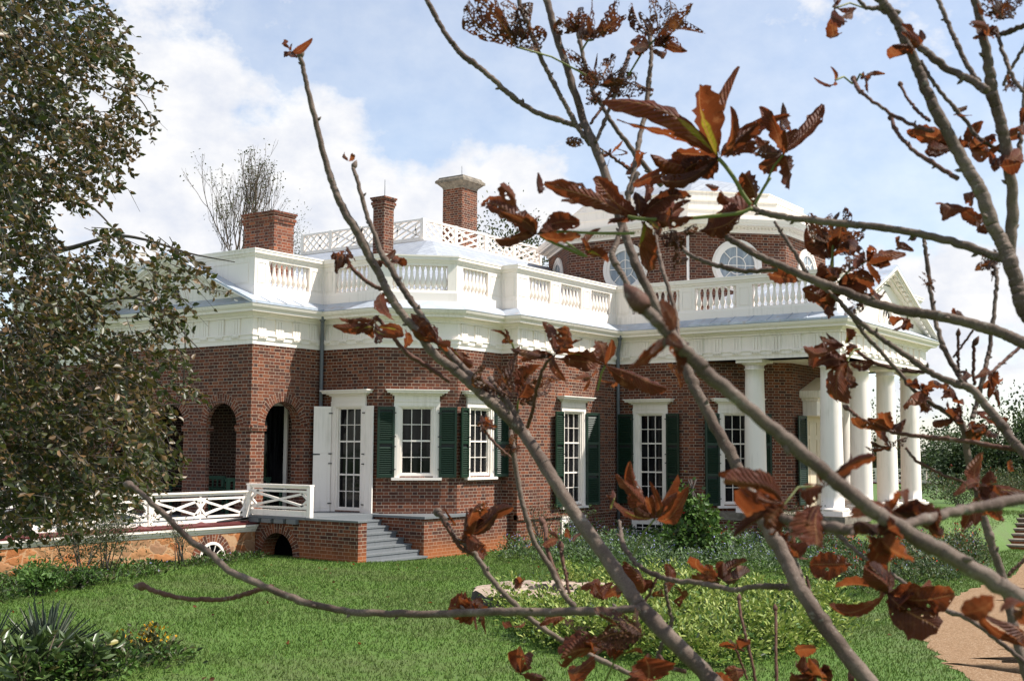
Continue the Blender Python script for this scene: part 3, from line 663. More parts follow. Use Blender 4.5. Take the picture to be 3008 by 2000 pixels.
for i, (sx, zc) in {0: (2.03, 7.12), 1: (1.49, 7.09), 2: (1.66, 7.09), 7: (1.5, 7.1)}.items():
    P, L = frame2(DO[i], DO[(i+1) % 8]); wn = MB(); K = 32
    for ra, rb, o in ((.55, .64, .05), (.64, .71, .07), (.71, .77, .045)):
        for k in range(K):
            t0, t1 = 2*math.pi*k/K, 2*math.pi*(k+1)/K; q = [(ra, t0), (rb, t0), (rb, t1), (ra, t1)]
            wn.hexa([P(sx+r*math.cos(t), zc+r*math.sin(t), -.01) for r, t in q], [P(sx+r*math.cos(t), zc+r*math.sin(t), o) for r, t in q])
    nrm = Vector(P(0, 0, 1))-Vector(P(0, 0, 0))
    for k in range(8): t = math.pi/4*k; r_ = .255 if k % 2 else 0; wn.bar(P(sx+r_*math.cos(t), zc+r_*math.sin(t), .02), P(sx+.56*math.cos(t), zc+.56*math.sin(t), .02), .022, .02, nrm)
    for k in range(24):
        t0, t1 = 2*math.pi*k/24, 2*math.pi*(k+1)/24; wn.bar(P(sx+.265*math.cos(t0), zc+.265*math.sin(t0), .022), P(sx+.265*math.cos(t1), zc+.265*math.sin(t1), .022), .022, .02, nrm)
    wo = wn.build('round_window', WHITE, house)
    g = MB(); g.face([P(sx+.56*math.cos(2*math.pi*k/32), zc+.56*math.sin(2*math.pi*k/32), .008) for k in range(32)]); g.build('pane', GLASSD, wo)
mb = MB(); mb.tube([P_ for P_ in ((ox0-.05, -5.48, 8.1), (ox0-.05, -5.48, 6.35), (ox0-.15, -5.55, 6.15), (ox0-.2, -5.6, 5.9))], .04, 8); mb.build('downspout', WHITE, house)

# ------------------------------------------------------------------ windows
def window(P, s0, s1, zb, zt, nsash, cols=3, hood=True, shut=None, sill=True, label=None):
    nrm = Vector(P(0, 0, 1))-Vector(P(0, 0, 0)); d = Vector(P(1, 0))-Vector(P(0, 0))
    def bx(mb, a0, a1, z0, z1, o0, o1):
        q = [P(a0, z0, o0), P(a0, z0, o1), P(a1, z0, o1), P(a1, z0, o0)]; mb.hexa(q, [(p[0], p[1], z1) for p in q])
    fr = MB(); g0, g1 = s0+.20, s1-.20; gt = zt-.15; gb = zb+.09
    for a0, a1 in ((s0, s0+.10), (s1-.10, s1)): bx(fr, a0, a1, zb, zt, -.02, .045)
    bx(fr, s0, s1, zt, zt+.02, -.02, .06); bx(fr, s0+.10, s1-.10, zt-.10, zt, -.02, .0445)
    for a0, a1 in ((s0+.10, s0+.155), (s1-.155, s1-.10)): bx(fr, a0, a1, zb, zt-.10, -.02, .025)
    bx(fr, s0+.155, s1-.155, zt-.125, zt-.1, -.02, .024)
    for a0, a1 in ((s0+.155, g0), (g1, s1-.155)): bx(fr, a0, a1, zb, zt-.125, -.14, -.01)
    bx(fr, g0, g1, gt, zt-.125, -.14, -.011); bx(fr, g0, g1, zb, gb, -.14, -.012)
    wo = fr.build('window', WHITE, house)
    if label: wo['label'] = label
    if hood:
        h = MB(); bx(h, s0+.01, s1-.01, zt+.02, 2.955, -.02, .04)
        for (z0, z1, e, o) in ((2.955, 2.985, .04, .08), (2.985, 3.015, .09, .13), (3.015, 3.06, .17, .21), (3.06, 3.075, .19, .23), (3.075, 3.10, .21, .25)): bx(h, s0-e, s1+e, z0, z1, -.02, o)
        h.build('hood', WHITE, wo)
    if sill:
        h = MB(); bx(h, s0-.05, s1+.05, zb-.065, zb-.002, -.05, .11); h.build('sill', WHITE, wo)
    sh = MB(); rows = nsash*2; H = (gt-gb)/rows
    for k in range(cols+1): a = g0+k*(g1-g0)/cols; wd = .0085 if 0 < k < cols else .02; bx(sh, a-wd, a+wd, gb, gt, -.10, -.055)
    for k in range(rows+1): z = gb+k*H; wd = .02 if k % 2 == 0 else .0085; bx(sh, g0+.02, g1-.02, z-wd, z+wd, -.099, -.056 if k % 2 else -.045)
    sh.build('sash', WHITE, wo)
    g = MB(); g.face([P(g0, gb, -.08), P(g1, gb, -.08), P(g1, gt, -.08), P(g0, gt, -.08)]); g.build('pane', GLASS, wo)
    for side, wd, ang, kind in (shut or ()):
        hinge = Vector(P(s0+.02 if side < 0 else s1-.02, 0, .055)); dd = (d*side*math.cos(ang)+nrm*math.sin(ang)); nn = nrm*math.cos(ang)-d*side*math.sin(ang)
        m2 = MB(); zt2, zb2 = zt-.12, zb
        def pb(a0, a1, z0, z1, o0, o1): m2.obox(hinge+dd*a0+nn*o0+Vector((0, 0, z0)), dd*(a1-a0), nn*(o1-o0), (0, 0, z1-z0))
        if kind == 'louver':
            mids = [zb2+(zt2-zb2)*k/(2 if nsash == 2 else 3) for k in range((2 if nsash == 2 else 3)+1)]
            for a0 in (0, wd-.055): pb(a0, a0+.055, zb2, zt2, 0, .04)
            for z in mids: zz = min(max(z-.035, zb2), zt2-.07); pb(.055, wd-.055, zz, zz+.07, .002, .038)
            for a, b in zip(mids, mids[1:]):
                n2 = int((b-a-.08)/.052)
                for k in range(n2):
                    z = a+.05+k*.052; m2.obox(hinge+dd*.055+nn*.004+Vector((0, 0, z)), dd*(wd-.11), nn*.03+Vector((0, 0, -.036)), Vector((0, 0, .010))+nn*.004)
            m2.obox(hinge+dd*.055+nn*.001+Vector((0, 0, zb2+.02)), dd*(wd-.11), nn*.002, (0, 0, zt2-zb2-.04), 1)  # black backing sheet paints the shade between the slats
            smat = GREEN
        else:
            pb(0, wd, zb2-.0, zt2+.02, 0, .03)
            for z0, z1 in ((zb2+.08, zb2+(zt2-zb2)*.52), (zb2+(zt2-zb2)*.56, zt2-.06)):
                for (a0, a1, q0, q1) in ((.07, wd-.07, z0, z0+.014), (.07, wd-.07, z1-.014, z1), (.07, .084, z0+.014, z1-.014), (wd-.084, wd-.07, z0+.014, z1-.014)): pb(a0, a1, q0, q1, -.008, .038)
            smat = WHITE
        for z in (zb2+.18, (zb2+zt2)/2+.12, (zb2+zt2)/2-.12, zt2-.16):
            m2.obox(hinge+dd*-.03+nn*.041+Vector((0, 0, z)), dd*.09, nn*.012, (0, 0, .025), 1)
        so = m2.build('shutter', [smat, BLACK], wo)
        if kind == 'panel': so['label'] = 'white panelled shutter'
    return wo
ww = window(P1, .40, 1.55, .13, 2.80, 3, shut=((-1, .43, R(52), 'panel'), (1, .34, R(7), 'panel')), sill=False, label='tall triple sash window with white panelled shutters')
bolt = MB(); bolt.bar((1.86, -.165, 1.52), (2.04, -.27, 1.52), .03, .03); bolt.build('bolt', BLACK, ww)
window(P2, .41, 1.53, .98, 2.80, 2, shut=((-1, .42, R(4), 'louver'), (1, .43, R(5), 'louver')))
window(P3, .34, 1.50, .98, 2.80, 2, shut=((-1, .35, R(6), 'louver'), (1, .42, R(22), 'louver')))
window(P4, 2.04, 3.25, .15, 2.80, 3, shut=((-1, .46, R(6), 'louver'), (1, .45, R(24), 'louver')))
window(P5, .54, 1.65, .15, 2.80, 3, shut=((-1, .48, R(5), 'louver'), (1, .42, R(5), 'louver')))
window(P6, .56, 1.68, .15, 2.80, 3, shut=((-1, .43, R(5), 'louver'), (1, .43, R(5), 'louver')))
def cellar(P, s0, s1, zb, zt):
    def bx(mb, a0, a1, z0, z1, o0, o1):
        q = [P(a0, z0, o0), P(a0, z0, o1), P(a1, z0, o1), P(a1, z0, o0)]; mb.hexa(q, [(p[0], p[1], z1) for p in q])
    fr = MB(); bx(fr, s0, s0+.13, zb, zt, -.02, .05); bx(fr, s1-.13, s1, zb, zt, -.02, .05); bx(fr, s0, s1, zt-.002, zt+.05, -.02, .07); bx(fr, s0+.13, s1-.13, zt-.14, zt-.002, -.02, .049); bx(fr, s0+.13, s1-.13, zb, zb+.06, -.02, .048)
    for k in range(5): a = s0+.13+k*(s1-s0-.26)/4; bx(fr, a-.01, a+.01, zb+.06, zt-.14, .012, .03)
    for k in range(1, 3): z = zb+.06+k*(zt-zb-.2)/3; bx(fr, s0+.14, s1-.14, z-.01, z+.01, .013, .029)
    wo = fr.build('cellar_window', WHITE, house); g = MB(); g.face([P(s0+.12, zb+.05, .01), P(s1-.12, zb+.05, .01), P(s1-.12, zt-.13, .01), P(s0+.12, zt-.13, .01)]); g.build('pane', GLASS, wo)
cellar(P4, 2.03, 3.22, -.76, -.16); cellar(P5, .50, 1.58, -.76, -.28)

# portico door
def bxP(mb, P, a0, a1, z0, z1, o0, o1):
    q = [P(a0, z0, o0), P(a0, z0, o1), P(a1, z0, o1), P(a1, z0, o0)]; mb.hexa(q, [(p[0], p[1], z1) for p in q])
mb = MB()
for a0, a1 in ((.80, .90), (2.24, 2.38), (2.80, 2.95)): bxP(mb, P7, a0, a1, .02, 2.66, -.02, .09)
bxP(mb, P7, .80, 2.95, 2.66, 3.08, -.02, .42)
bxP(mb, P7, .72, 3.03, 3.08, 3.16, -.02, .48); bxP(mb, P7, .58, 3.17, 3.16, 3.27, -.02, .60)
for sg in (-1, 1):     # little raking cornices
    for (o, d0, d1) in ((.60, .0, .09), (.55, .09, .16)):
        pts = [(sg*1.32, 3.27-d1+.09), (sg*1.32, 3.27+.09-d0), (0, 3.80-d0), (0, 3.80-d1)]
        q = [P7(1.875+a, z, -.02) for a, z in pts]; q2 = [P7(1.875+a, z, o) for a, z in pts]; mb.hexa(q, q2)
q = [(-1.25, 3.25), (1.25, 3.25), (0, 3.74)]; mb.hexa([P7(1.875+a, z, -.02) for a, z in q], [P7(1.875+a, z, .40) for a, z in q])
door = mb.build('door', WHITE, house)
mb = MB(); bxP(mb, P7, .90, 2.80, .05, 2.66, -.04, .012)
for a in (1.12,):
    for z0, z1 in ((.25, 1.15), (1.3, 2.0), (2.1, 2.5)):
        for (a0, a1, q0, q1) in ((a+.1, a+.7, z0, z0+.02), (a+.1, a+.7, z1-.02, z1), (a+.1, a+.12, z0+.02, z1-.02), (a+.68, a+.7, z0+.02, z1-.02)): bxP(mb, P7, a0, a1, q0, q1, .005, .03)
mb.build('door_leaf', CREAM, door)
for (a0, side) in ((.78, -1),):
    m2 = MB(); wd = .62
    hinge = Vector(P7(a0, 0, .10)); dd = Vector((-1, 0, 0)); nn = Vector((0, -1, 0))
    for q in (0, wd-.06): m2.obox(hinge+dd*q+Vector((0, 0, .15)), dd*.06, nn*.04, (0, 0, 2.5))
    for z in (.15, 1.35, 2.58): m2.obox(hinge+dd*.06+nn*.002+Vector((0, 0, z)), dd*(wd-.12), nn*.036, (0, 0, .07))
    for k in range(44): m2.obox(hinge+dd*.06+nn*.004+Vector((0, 0, .25+k*.053)), dd*(wd-.12), nn*.03+Vector((0, 0, -.036)), Vector((0, 0, .010))+nn*.004)
    m2.obox(hinge+dd*.05+nn*.001+Vector((0, 0, .2)), dd*(wd-.1), nn*.002, (0, 0, 2.4), 1); m2.build('shutter', [GREEN, BLACK], door)  # black backing again stands for shade behind the slats
# inner loggia door frame
mb = MB(); Pb, Lb = frame2((2.31, 5.86), (2.31, 0))
for a0, a1 in ((3.42, 3.54), (4.62, 4.74)): bxP(mb, Pb, a0, a1, 0, 2.75, -.0, .05)
bxP(mb, Pb, 3.42, 4.74, 2.75, 2.9, 0, .052); mb.build('inner_door_frame', WHITE, house)
mb = MB(); bxP(mb, Pb, 3.54, 4.62, 0, 2.75, 0, .012); mb.build('inner_door', GLASS, house)

# columns
def column(x, y, h=ZB, r0=.300, r1=.250):
    mb = MB(); prof = []
    for k in range(13):
        t = k/12; prof.append((r0-(r0-r1)*t**1.7, .20+(h-.20-.28)*t))
    mb.lathe((x, y, 0), [(r0+.03, .17), (r0+.03, .20)]+prof+[(r1+.02, h-.275), (r1+.035, h-.255), (r1+.02, h-.235), (r1+.005, h-.23), (r1+.01, h-.14)], 32)
    c = mb.build('column', WHITE, house)
    b = MB(); b.box((x-.41, y-.41, 0), (x+.41, y+.41, .125)); b.lathe((x, y, 0), [(r0+.09, .125), (r0+.115, .14), (r0+.12, .165), (r0+.10, .19), (r0+.045, .20)], 32); b.build('column_base', WHITE, c)
    k = MB(); k.lathe((x, y, 0), [(r1+.01, h-.15), (r1+.03, h-.145), (r1+.09, h-.10), (r1+.10, h-.085)], 32); k.box((x-.38, y-.38, h-.085), (x+.38, y+.38, h-.001)); k.build('column_capital', WHITE, c)
for x in (10.99, 13.25, 15.50, 17.76): column(x, -9.98)
column(10.99, -7.85); column(17.76, -7.85)
# downspouts at the inner corners
for (x, y, dx, dy) in ((2.31, 0, -.09, -.09), (10.56, -3.77, -.09, -.09)):
    mb = MB(); mb.tube([(x-.24, y-.24, 4.86), (x-.22, y-.22, 4.70), (x+dx, y+dy, 4.45), (x+dx, y+dy, 4.2), (x+dx, y+dy, -.7)], .048, 10); mb.lathe((x-.24, y-.24, 4.80), [(.05, 0), (.085, .08), (.09, .14)], 10); mb.build('downspout', LEAD, house)

# ------------------------------------------------------------------ brick stoop with steps
stoop = thing('brick_stoop', (1.2, -1.8, -.8), 'brick stoop with grey wooden steps below the white shuttered window', 'stoop')
GZ = -.95
mb = MB(); Ps = wall(mb, (-.10, -.02), (-.10, -3.55), GZ, .08, [(.55, 1.57, GZ, -.75, True)], .5)
mb.face([(.17, -3.55, GZ), (.17, -3.55, .08), (-.10, -3.55, .08), (-.10, -3.55, GZ)]); mb.face([(.17, -2.0, GZ), (.17, -2.0, .08), (.17, -3.55, .08), (.17, -3.55, GZ)][::-1])
mb.build('wall', BRICK, stoop); mb = MB()
mb.box((2.12, -3.55, GZ), (5.5, -3.28, .06)); mb.box((2.125, -3.281, GZ), (2.3, -1.9, .058))
mb.build('side_wall', BRICK, stoop)
mb = MB(); arch_ring(mb, Ps, 1.06, .51, .72, -.75, K=20); mb.build('arch_ring', BRICKR, stoop)
mb = MB(); mb.box((.3, -1.7, GZ), (.34, -.4, -.1)); mb.build('arch_shade_sheet', DARK, stoop)  # black sheet stands in for the shade inside the arch
mb = MB(); mb.box((-.14, -2.0, .08), (2.3, -.0, .13)); mb.box((-.13, -3.57, .081), (.18, -2.002, .12)); mb.build('landing', GREYP, stoop)
mb = MB(); mb.box((2.08, -3.60, .06), (5.52, -3.275, .115)); mb.box((2.08, -3.274, .061), (3.6, -1.9, .114)); mb.build('coping', GREYP, stoop)
mb = MB()
for k in range(4): mb.box((-.20, -.55-k*.4, -.02), (-.05, -.25-k*.4, .075))
mb.build('joists', GREYP, stoop)
for k in range(7):
    y = -2.0-k*.235; z = .13-(k+1)*.128
    mb = MB(); mb.box((.18, y-.262, z-.04), (2.115, y+.0, z)); mb.box((.185, y-.235, z-.12 if k < 6 else GZ), (2.11, y-.215, z-.041)); mb.box((.19, y-.012, z), (2.105, y, z+.09)); mb.build('step', GREYP, stoop)

# ------------------------------------------------------------------ white railings
def railing(A, B, z0, h, posts, label, kind=2, ends=True, zb=None):
    P, L = frame2(A, B); t = thing('wooden_railing', P(L/2, z0), label, 'railing', 'white lattice railings')
    for k in range(posts+1):
        mb = MB(); q = P(k*L/posts, 0); mb.box((q[0]-.055, q[1]-.055, z0-.02), (q[0]+.055, q[1]+.055, z0+h-.03)); mb.build('post', WHITE, t)
    mb = MB(); mb.bar(P(-.06, z0+h-.015), P(L+.06, z0+h-.015), .15, .035); mb.bar(P(0, z0+h-.06), P(L, z0+h-.06), .07, .06); mb.bar(P(0, z0+.06), P(L, z0+.06), .08, .12); mb.build('rail', WHITE, t)
    mb = MB()
    for k in range(posts):
        s0, s1 = k*L/posts+.055, (k+1)*L/posts-.055
        if kind == 2:
            m_ = (s0+s1)/2; nh = 2 if s1-s0 > 1.9 else 1
            for j in range(nh):
                a, b = s0+j*(s1-s0)/nh, s0+(j+1)*(s1-s0)/nh; chinese(mb, P, a, b, z0+.12, z0+h-.09, 2, .042)
                if j: mb.bar(P(a, z0+.1, .002), P(a, z0+h-.08, .002), .035, .04, (0, 1, 0))
        else: chinese(mb, P, s0, s1, z0+.1, z0+h-.08, k % 2, .03)
    mb.build('lattice', WHITE, t); return t
railing((-.05, -.10), (-.05, -2.04), .15, .70, 1, 'short white lattice railing along the edge of the brick stoop')
railing((-13.8, -.12), (-.17, -.12), -.045, .735, 5, 'long white lattice railing on the terrace, partly behind the leafy tree')
railing((-.3, 5.7), (-13.8, 5.7), .02, .67, 5, 'white lattice railing on the far side of the terrace')

# terrace wing left of the house
terr = thing('stone_terrace', (-6, 2, -.8), 'low orange fieldstone terrace wing with red gutter and white cornice', 'terrace')
mb = MB(); mb.box((-14, -.37, -1.0), (-.115, 5.8, -.22)); mb.build('wall', STONE, terr)
mb = MB(); mb.sweep([(-14, 5.8), (-14, -.1), (-.11, -.1)], [(.0, -.24), (.28, -.235), (.29, -.19), (.32, -.18), (.33, -.13), (.36, -.12), (.365, -.075), (.0, -.07)], closed=False); mb.build('cornice', WHITE, terr)
mb = MB(); mb.sweep([(-14, 5.8), (-14, -.1), (-.11, -.1)], [(.355, -.07), (.36, -.03), (.30, -.025), (.30, -.05), (.16, -.045), (.15, .0), (.02, .012), (.0, .03)], closed=False)
for k in range(8): mb.hexa([(-1.9-k*1.62, -.42, -.04), (-1.4-k*1.62, -.42, -.04), (-1.4-k*1.62, -.18, -.04), (-1.9-k*1.62, -.18, -.04)], [(-1.66-k*1.62, -.33, .045), (-1.64-k*1.62, -.33, .045), (-1.64-k*1.62, -.30, .045), (-1.66-k*1.62, -.30, .045)])
mb.build('gutter', REDP, terr)
mb = MB(); mb.box((-14, -.09, -.2), (-.03, 5.79, .02)); mb.build('deck', GREYP, terr)
mb = MB(); mb.tube([(-1.1, -.2, -.0), (-.6, -.22, .05), (-.18, -.22, .06)], .03, 8); mb.build('drain_pipe', BLACK, terr)
mb = MB()
Pt, Lt = frame2((-14, -.37), (-.02, -.37))
K = 24; sx, zc = 12.62, -.76
for k in range(K):
    t0, t1 = math.pi*k/K, math.pi*(k+1)/K; q = [(.30, t0), (.36, t0), (.36, t1), (.30, t1)]
    mb.hexa([Pt(sx-r*math.cos(t), zc+r*math.sin(t), -.01) for r, t in q], [Pt(sx-r*math.cos(t), zc+r*math.sin(t), .03) for r, t in q])
for k in range(1, 5): t = math.pi*k/5; mb.bar(Pt(sx, zc, .015), Pt(sx-.29*math.cos(t), zc+.29*math.sin(t), .015), .016, .016, (0, 1, 0))
lw = mb.build('window', WHITE, terr)
mb = MB(); mb.face([Pt(sx-.29*math.cos(math.pi*k/16), zc+.29*math.sin(math.pi*k/16), .004) for k in range(17)]); mb.build('pane', DARK, lw)
mb = MB(); arch_ring(mb, Pt, sx, .36, .55, zc, o0=.01, K=16); mb.build('arch_ring', BRICKR, terr)

# green benches in the loggia
def bench(c, d, L, label):
    c = Vector(c); d = Vector(d); n2 = Vector((-d.y, d.x, 0)); t = thing('garden_bench', c, label, 'bench', 'green loggia benches')
    mb = MB(); z = Vector((0, 0, 1))
    for k in range(4): mb.obox(c-d*L/2+n2*(k*.11-.22)+z*.42, d*L, n2*.09, z*.03)
    mb.build('seat', BENCHG, t); mb = MB()
    for zz, hh in ((.84, .09), (.56, .06)): mb.obox(c-d*L/2+n2*.24+z*zz, d*L, n2*.03, z*hh)
    for k in range(9): mb.obox(c-d*L/2+d*(.1+k*(L-.25)/8)+n2*.245+z*.60, d*.05, n2*.02, z*.26)
    mb.build('backrest', BENCHG, t)
    for a in (-L/2+.05, L/2-.1):
        for b, h in ((-.22, .62), (.23, .90)):
            mb = MB(); mb.obox(c+d*a+n2*b, d*.055, n2*.055, z*h); mb.build('leg', BENCHG, t)
        mb = MB(); mb.obox(c+d*a+n2*-.24+z*.62, d*.06, n2*.5, z*.03); mb.build('armrest', BENCHG, t)
bench((1.35, 1.25, 0), (1, 0, 0), 1.5, 'dark green wooden bench seen through the sunlit side arch')
bench((1.70, 3.9, 0), (0, -1, 0), 1.7, 'dark green wooden bench in the shaded arches behind the long railing')
# ================================================================== GROUND
sm = lambda a, b, x: np.clip((x-a)/(b-a), 0, 1)**2*(3-2*np.clip((x-a)/(b-a), 0, 1))
def gz(x, y):
    x = np.asarray(x, float); y = np.asarray(y, float)
    z = -.75-.10*sm(-1, 2.5, x)-.10*sm(-9, -15, y)*(1-sm(-9, -14, x)*0)
    xe = 9.6+np.maximum(0, -10.2-y)*1.3
    xe = xe+4.6*sm(-12.95, -13.6, y)
    return z+sm(0, 3.2, x-xe)*(.80)*(1-sm(0, 1, y-0))-.0*x
GRASSCOL = ((.0, (.040, .084, .012)), (.4, (.070, .132, .019)), (.75, (.102, .172, .030)), (1, (.17, .215, .062)))
def grassmat(name, blade):
    m_, t = mat(name); oc = objc(t)
    big = t.noise(oc, 0.55, 4, 0.6); mid = t.noise(oc, 3.5, 4, 0.6)
    f = t.n('ShaderNodeNewGeometry').outputs['Random Per Island'] if blade else t.noise(oc, 22, 5, 0.7)
    col = t.ramp(f, GRASSCOL)
    k = t.n('ShaderNodeMapRange', ins={'Value': t.m('ADD', t.m('MULTIPLY', big, 0.6), t.m('MULTIPLY', mid, 0.4)), 'From Min': 0.47, 'From Max': 0.64, 'To Min': 0.0, 'To Max': 0.5}).outputs[0]
    col = t.mix(k, col, (.13, .14, .055) if blade else (.085, .09, .036))
    p = finish(t, col, 0.6, 0.25, None if blade else t.noise(oc, 60, 3), 0.5, 0.02)
    if blade:
        out = [n for n in m_.node_tree.nodes if n.type == 'OUTPUT_MATERIAL'][0]
        tr = t.n('ShaderNodeBsdfTranslucent', ins={0: col}); sh = t.n('ShaderNodeMixShader', ins={0: .3, 1: p.outputs[0], 2: tr.outputs[0]}); t.t.links.new(sh.outputs[0], out.inputs[0])
    return m_
GG = grassmat('lawn_soil', False); GB = grassmat('grass_blades', True)
xs = np.unique(np.concatenate([[-700, -300, -120, -60, -35], np.arange(-26, 40.01, .5), [45, 55, 80, 120, 200, 400, 900]]))
ys = np.unique(np.concatenate([[-700, -300, -120, -60], np.arange(-40, 16.01, .5), [20, 30, 60, 120, 300, 900]]))
X, Y = np.meshgrid(xs, ys, indexing='ij'); Z = gz(X, Y)-.004*np.maximum(0, np.hypot(X-10, Y)-45)
nx, ny = X.shape; idx = np.arange(nx*ny).reshape(nx, ny)
F = np.stack([idx[:-1, :-1], idx[1:, :-1], idx[1:, 1:], idx[:-1, 1:]], -1).reshape(-1, 4)
npmesh('lawn', np.stack([X, Y, Z], -1).reshape(-1, 3), F, GG, smooth=True, kind='structure')

def inpoly(x, y, poly):
    c = np.zeros(x.shape, bool); n = len(poly)
    for i in range(n):
        (x0, y0), (x1, y1) = poly[i], poly[(i+1) % n]
        if y0 == y1: continue
        c ^= ((y0 > y) != (y1 > y)) & (x < (x1-x0)*(y-y0)/(y1-y0)+x0)
    return c
def proj(P):
    D = P-np.array(CAM); q = np.stack([D@np.array(rgt), D@np.array(dwn), D@np.array(fwd)], -1)
    return 1504+FPX*q[:, 0]/q[:, 2], 1000+FPX*q[:, 1]/q[:, 2], q[:, 2]

# gravel path
def gravelmat():
    m_, t = mat('tan_gravel'); oc = objc(t); n1 = t.noise(oc, 90, 4, 0.7); n2 = t.noise(oc, 2.0, 5, 0.6)
    v = t.n('ShaderNodeTexVoronoi', ins={'Vector': oc, 'Scale': 70.0}).outputs[1]; vr = t.n('ShaderNodeSeparateXYZ', ins={0: v}).outputs[0]
    col = t.ramp(vr, ((0, (.15, .09, .048)), (.5, (.25, .155, .085)), (.85, (.32, .215, .13)), (1, (.42, .33, .23))))
    col = t.mix(t.m('MULTIPLY', n2, .5), col, (.21, .12, .065)); finish(t, col, 0.9, 0.1, n1, 0.6, 0.02); return m_
GRAV = gravelmat()
pl = crom([(19, -13.6), (15, -13.9), (9.9, -14.75), (7.1, -15.1), (4.9, -15.0), (2.4, -15.1), (-1.5, -15.8), (-3.9, -16.8), (-5.0, -17.4), (-8, -19.4), (-12, -23)], 10)
pl[:, 1] += .05*np.sin(np.arange(len(pl))*1.9)+rng.normal(0, .03, len(pl))
tn = np.gradient(pl, axis=0); tn = tn/np.linalg.norm(tn, axis=1, keepdims=True); nr = np.stack([-tn[:, 1], tn[:, 0]], 1)
V = []; 
for k in range(9):
    q = pl+nr*(3.2*k/8); V.append(np.stack([q[:, 0], q[:, 1], gz(q[:, 0], q[:, 1])+.006+.012*math.sin(math.pi*k/8)], 1))
n0 = len(pl); V = np.concatenate(V); ii = np.arange(8)[:, None]*n0+np.arange(n0-1)[None, :]; ii = ii.ravel()
PATHP = [tuple(p) for p in pl]+[tuple(p) for p in (pl+nr*3.2)[::-1]]
npmesh('gravel_path', V, np.stack([ii, ii+1, ii+1+n0, ii+n0], 1), GRAV, smooth=True, kind='structure')

# beds (plan polygons)
BEDA = [(2.9, -5.0), (2.5, -7.1), (2.0, -9.4), (3.0, -11.2), (5.5, -11.9), (9.6, -11.2), (10.2, -10.6), (10.2, -4.1), (5.8, -4.1)]
BEDB = [(3.2, -12.5), (.9, -13.4), (3.0, -14.4), (7, -14.55), (11.3, -13.9), (13.6, -13.2), (12.6, -12.0), (10.6, -11.3)]
BEDD = [(-9.6, -4.6), (-7.3, -3.3), (-5.4, -2.9), (-3.0, -2.0), (-.9, -1.35), (-.25, -1.0), (-.25, -.75), (-10.5, -1.0)]
eld = np.array((.65, -.76)); elp = np.array((.76, .65)); elc = np.array((-3.5, -12.75))
def inell(x, y, k=1.0):
    a = (x-elc[0])*eld[0]+(y-elc[1])*eld[1]; b = (x-elc[0])*elp[0]+(y-elc[1])*elp[1]
    w_ = .10*np.sin(3*np.arctan2(b, a)+1)+.05*np.sin(7*np.arctan2(b, a))
    return (a/2.5)**2+(b/3.2)**2 < (k+w_)**2
HOUSEP = [(-.2, 6), (-.2, -3.6), (5.6, -3.6), (5.6, -3.8), (10.3, -3.8), (10.3, -10.5), (18.4, -10.5), (18.4, 6)]

# lawn blades
N = 520000
bx_ = rng.uniform(-13, 19, N); by_ = rng.uniform(-19, 0, N); bz_ = gz(bx_, by_); P = np.stack([bx_, by_, bz_], 1)
u, v, d = proj(P)
pat = np.sin(bx_*1.7+np.sin(by_*1.3)*2)+np.sin(by_*2.3+bx_*.7)
keep = (d > 1) & (u > -60) & (u < 3070) & (v < 2060) & ~inpoly(bx_, by_, PATHP) & ~inpoly(bx_, by_, HOUSEP) & ~inell(bx_, by_, .9) & ((by_ < -.2) | (bx_ > -.2)) & (np.hypot(bx_+3.25, by_+10.6) > 1.15)
keep &= rng.uniform(0, 1, N) < np.clip(17/np.maximum(d, 1), .35, 1)
P = P[keep]; n = len(P); h = rng.uniform(.022, .055, n)*(1+.25*pat[keep]/2); a = rng.uniform(0, 2*math.pi, n); wd = rng.uniform(.004, .008, n)*(.6+d[keep]/28)
s_ = np.stack([np.cos(a), np.sin(a), np.zeros(n)], 1)*wd[:, None]; ln = rng.normal(0, .45, (n, 2))*h[:, None]
T = P+np.concatenate([ln, h[:, None]], 1)
npmesh('lawn_grass', np.stack([P-s_, P+s_, T], 1).reshape(-1, 3), np.arange(3*n).reshape(-1, 3), GB, kind='stuff', label='short sunlit lawn grass in front of the brick house', )

# ---------------------------------------------------------------- planted beds
PG = lambda nm, a, b, c, tr=.25: leafmat(nm, ((0, a), (.5, b), (1, c)), tr, .5)
MGREY = PG('grey_green_leaf', (.055, .092, .042), (.115, .175, .082), (.20, .26, .14))
MYEL = PG('yellow_green_leaf', (.14, .21, .035), (.27, .35, .065), (.46, .50, .15))
MDK = PG('dark_green_leaf', (.014, .030, .010), (.030, .055, .016), (.055, .082, .028))
MBR = PG('bright_green_leaf', (.042, .10, .018), (.085, .17, .033), (.14, .24, .06))
MOL = PG('olive_leaf', (.05, .06, .022), (.09, .10, .04), (.15, .14, .07))
FBL = leafmat('blue_petals', ((0, (.17, .17, .42)), (1, (.42, .42, .68))), .2, .6)
FRD = leafmat('red_petals', ((0, (.32, .02, .012)), (1, (.55, .05, .03))), .2, .6)
FYE = leafmat('yellow_petals', ((0, (.60, .30, .01)), (1, (.75, .42, .02))), .2, .6)
FWH = leafmat('pale_petals', ((0, (.5, .42, .5)), (1, (.7, .66, .66))), .2, .6)
def scatter(test, box, n):
    out = np.zeros((0, 2))
    while len(out) < n:
        q = np.stack([rng.uniform(box[0], box[2], n), rng.uniform(box[1], box[3], n)], 1); out = np.concatenate([out, q[test(q[:, 0], q[:, 1])]])
    return out[:n]
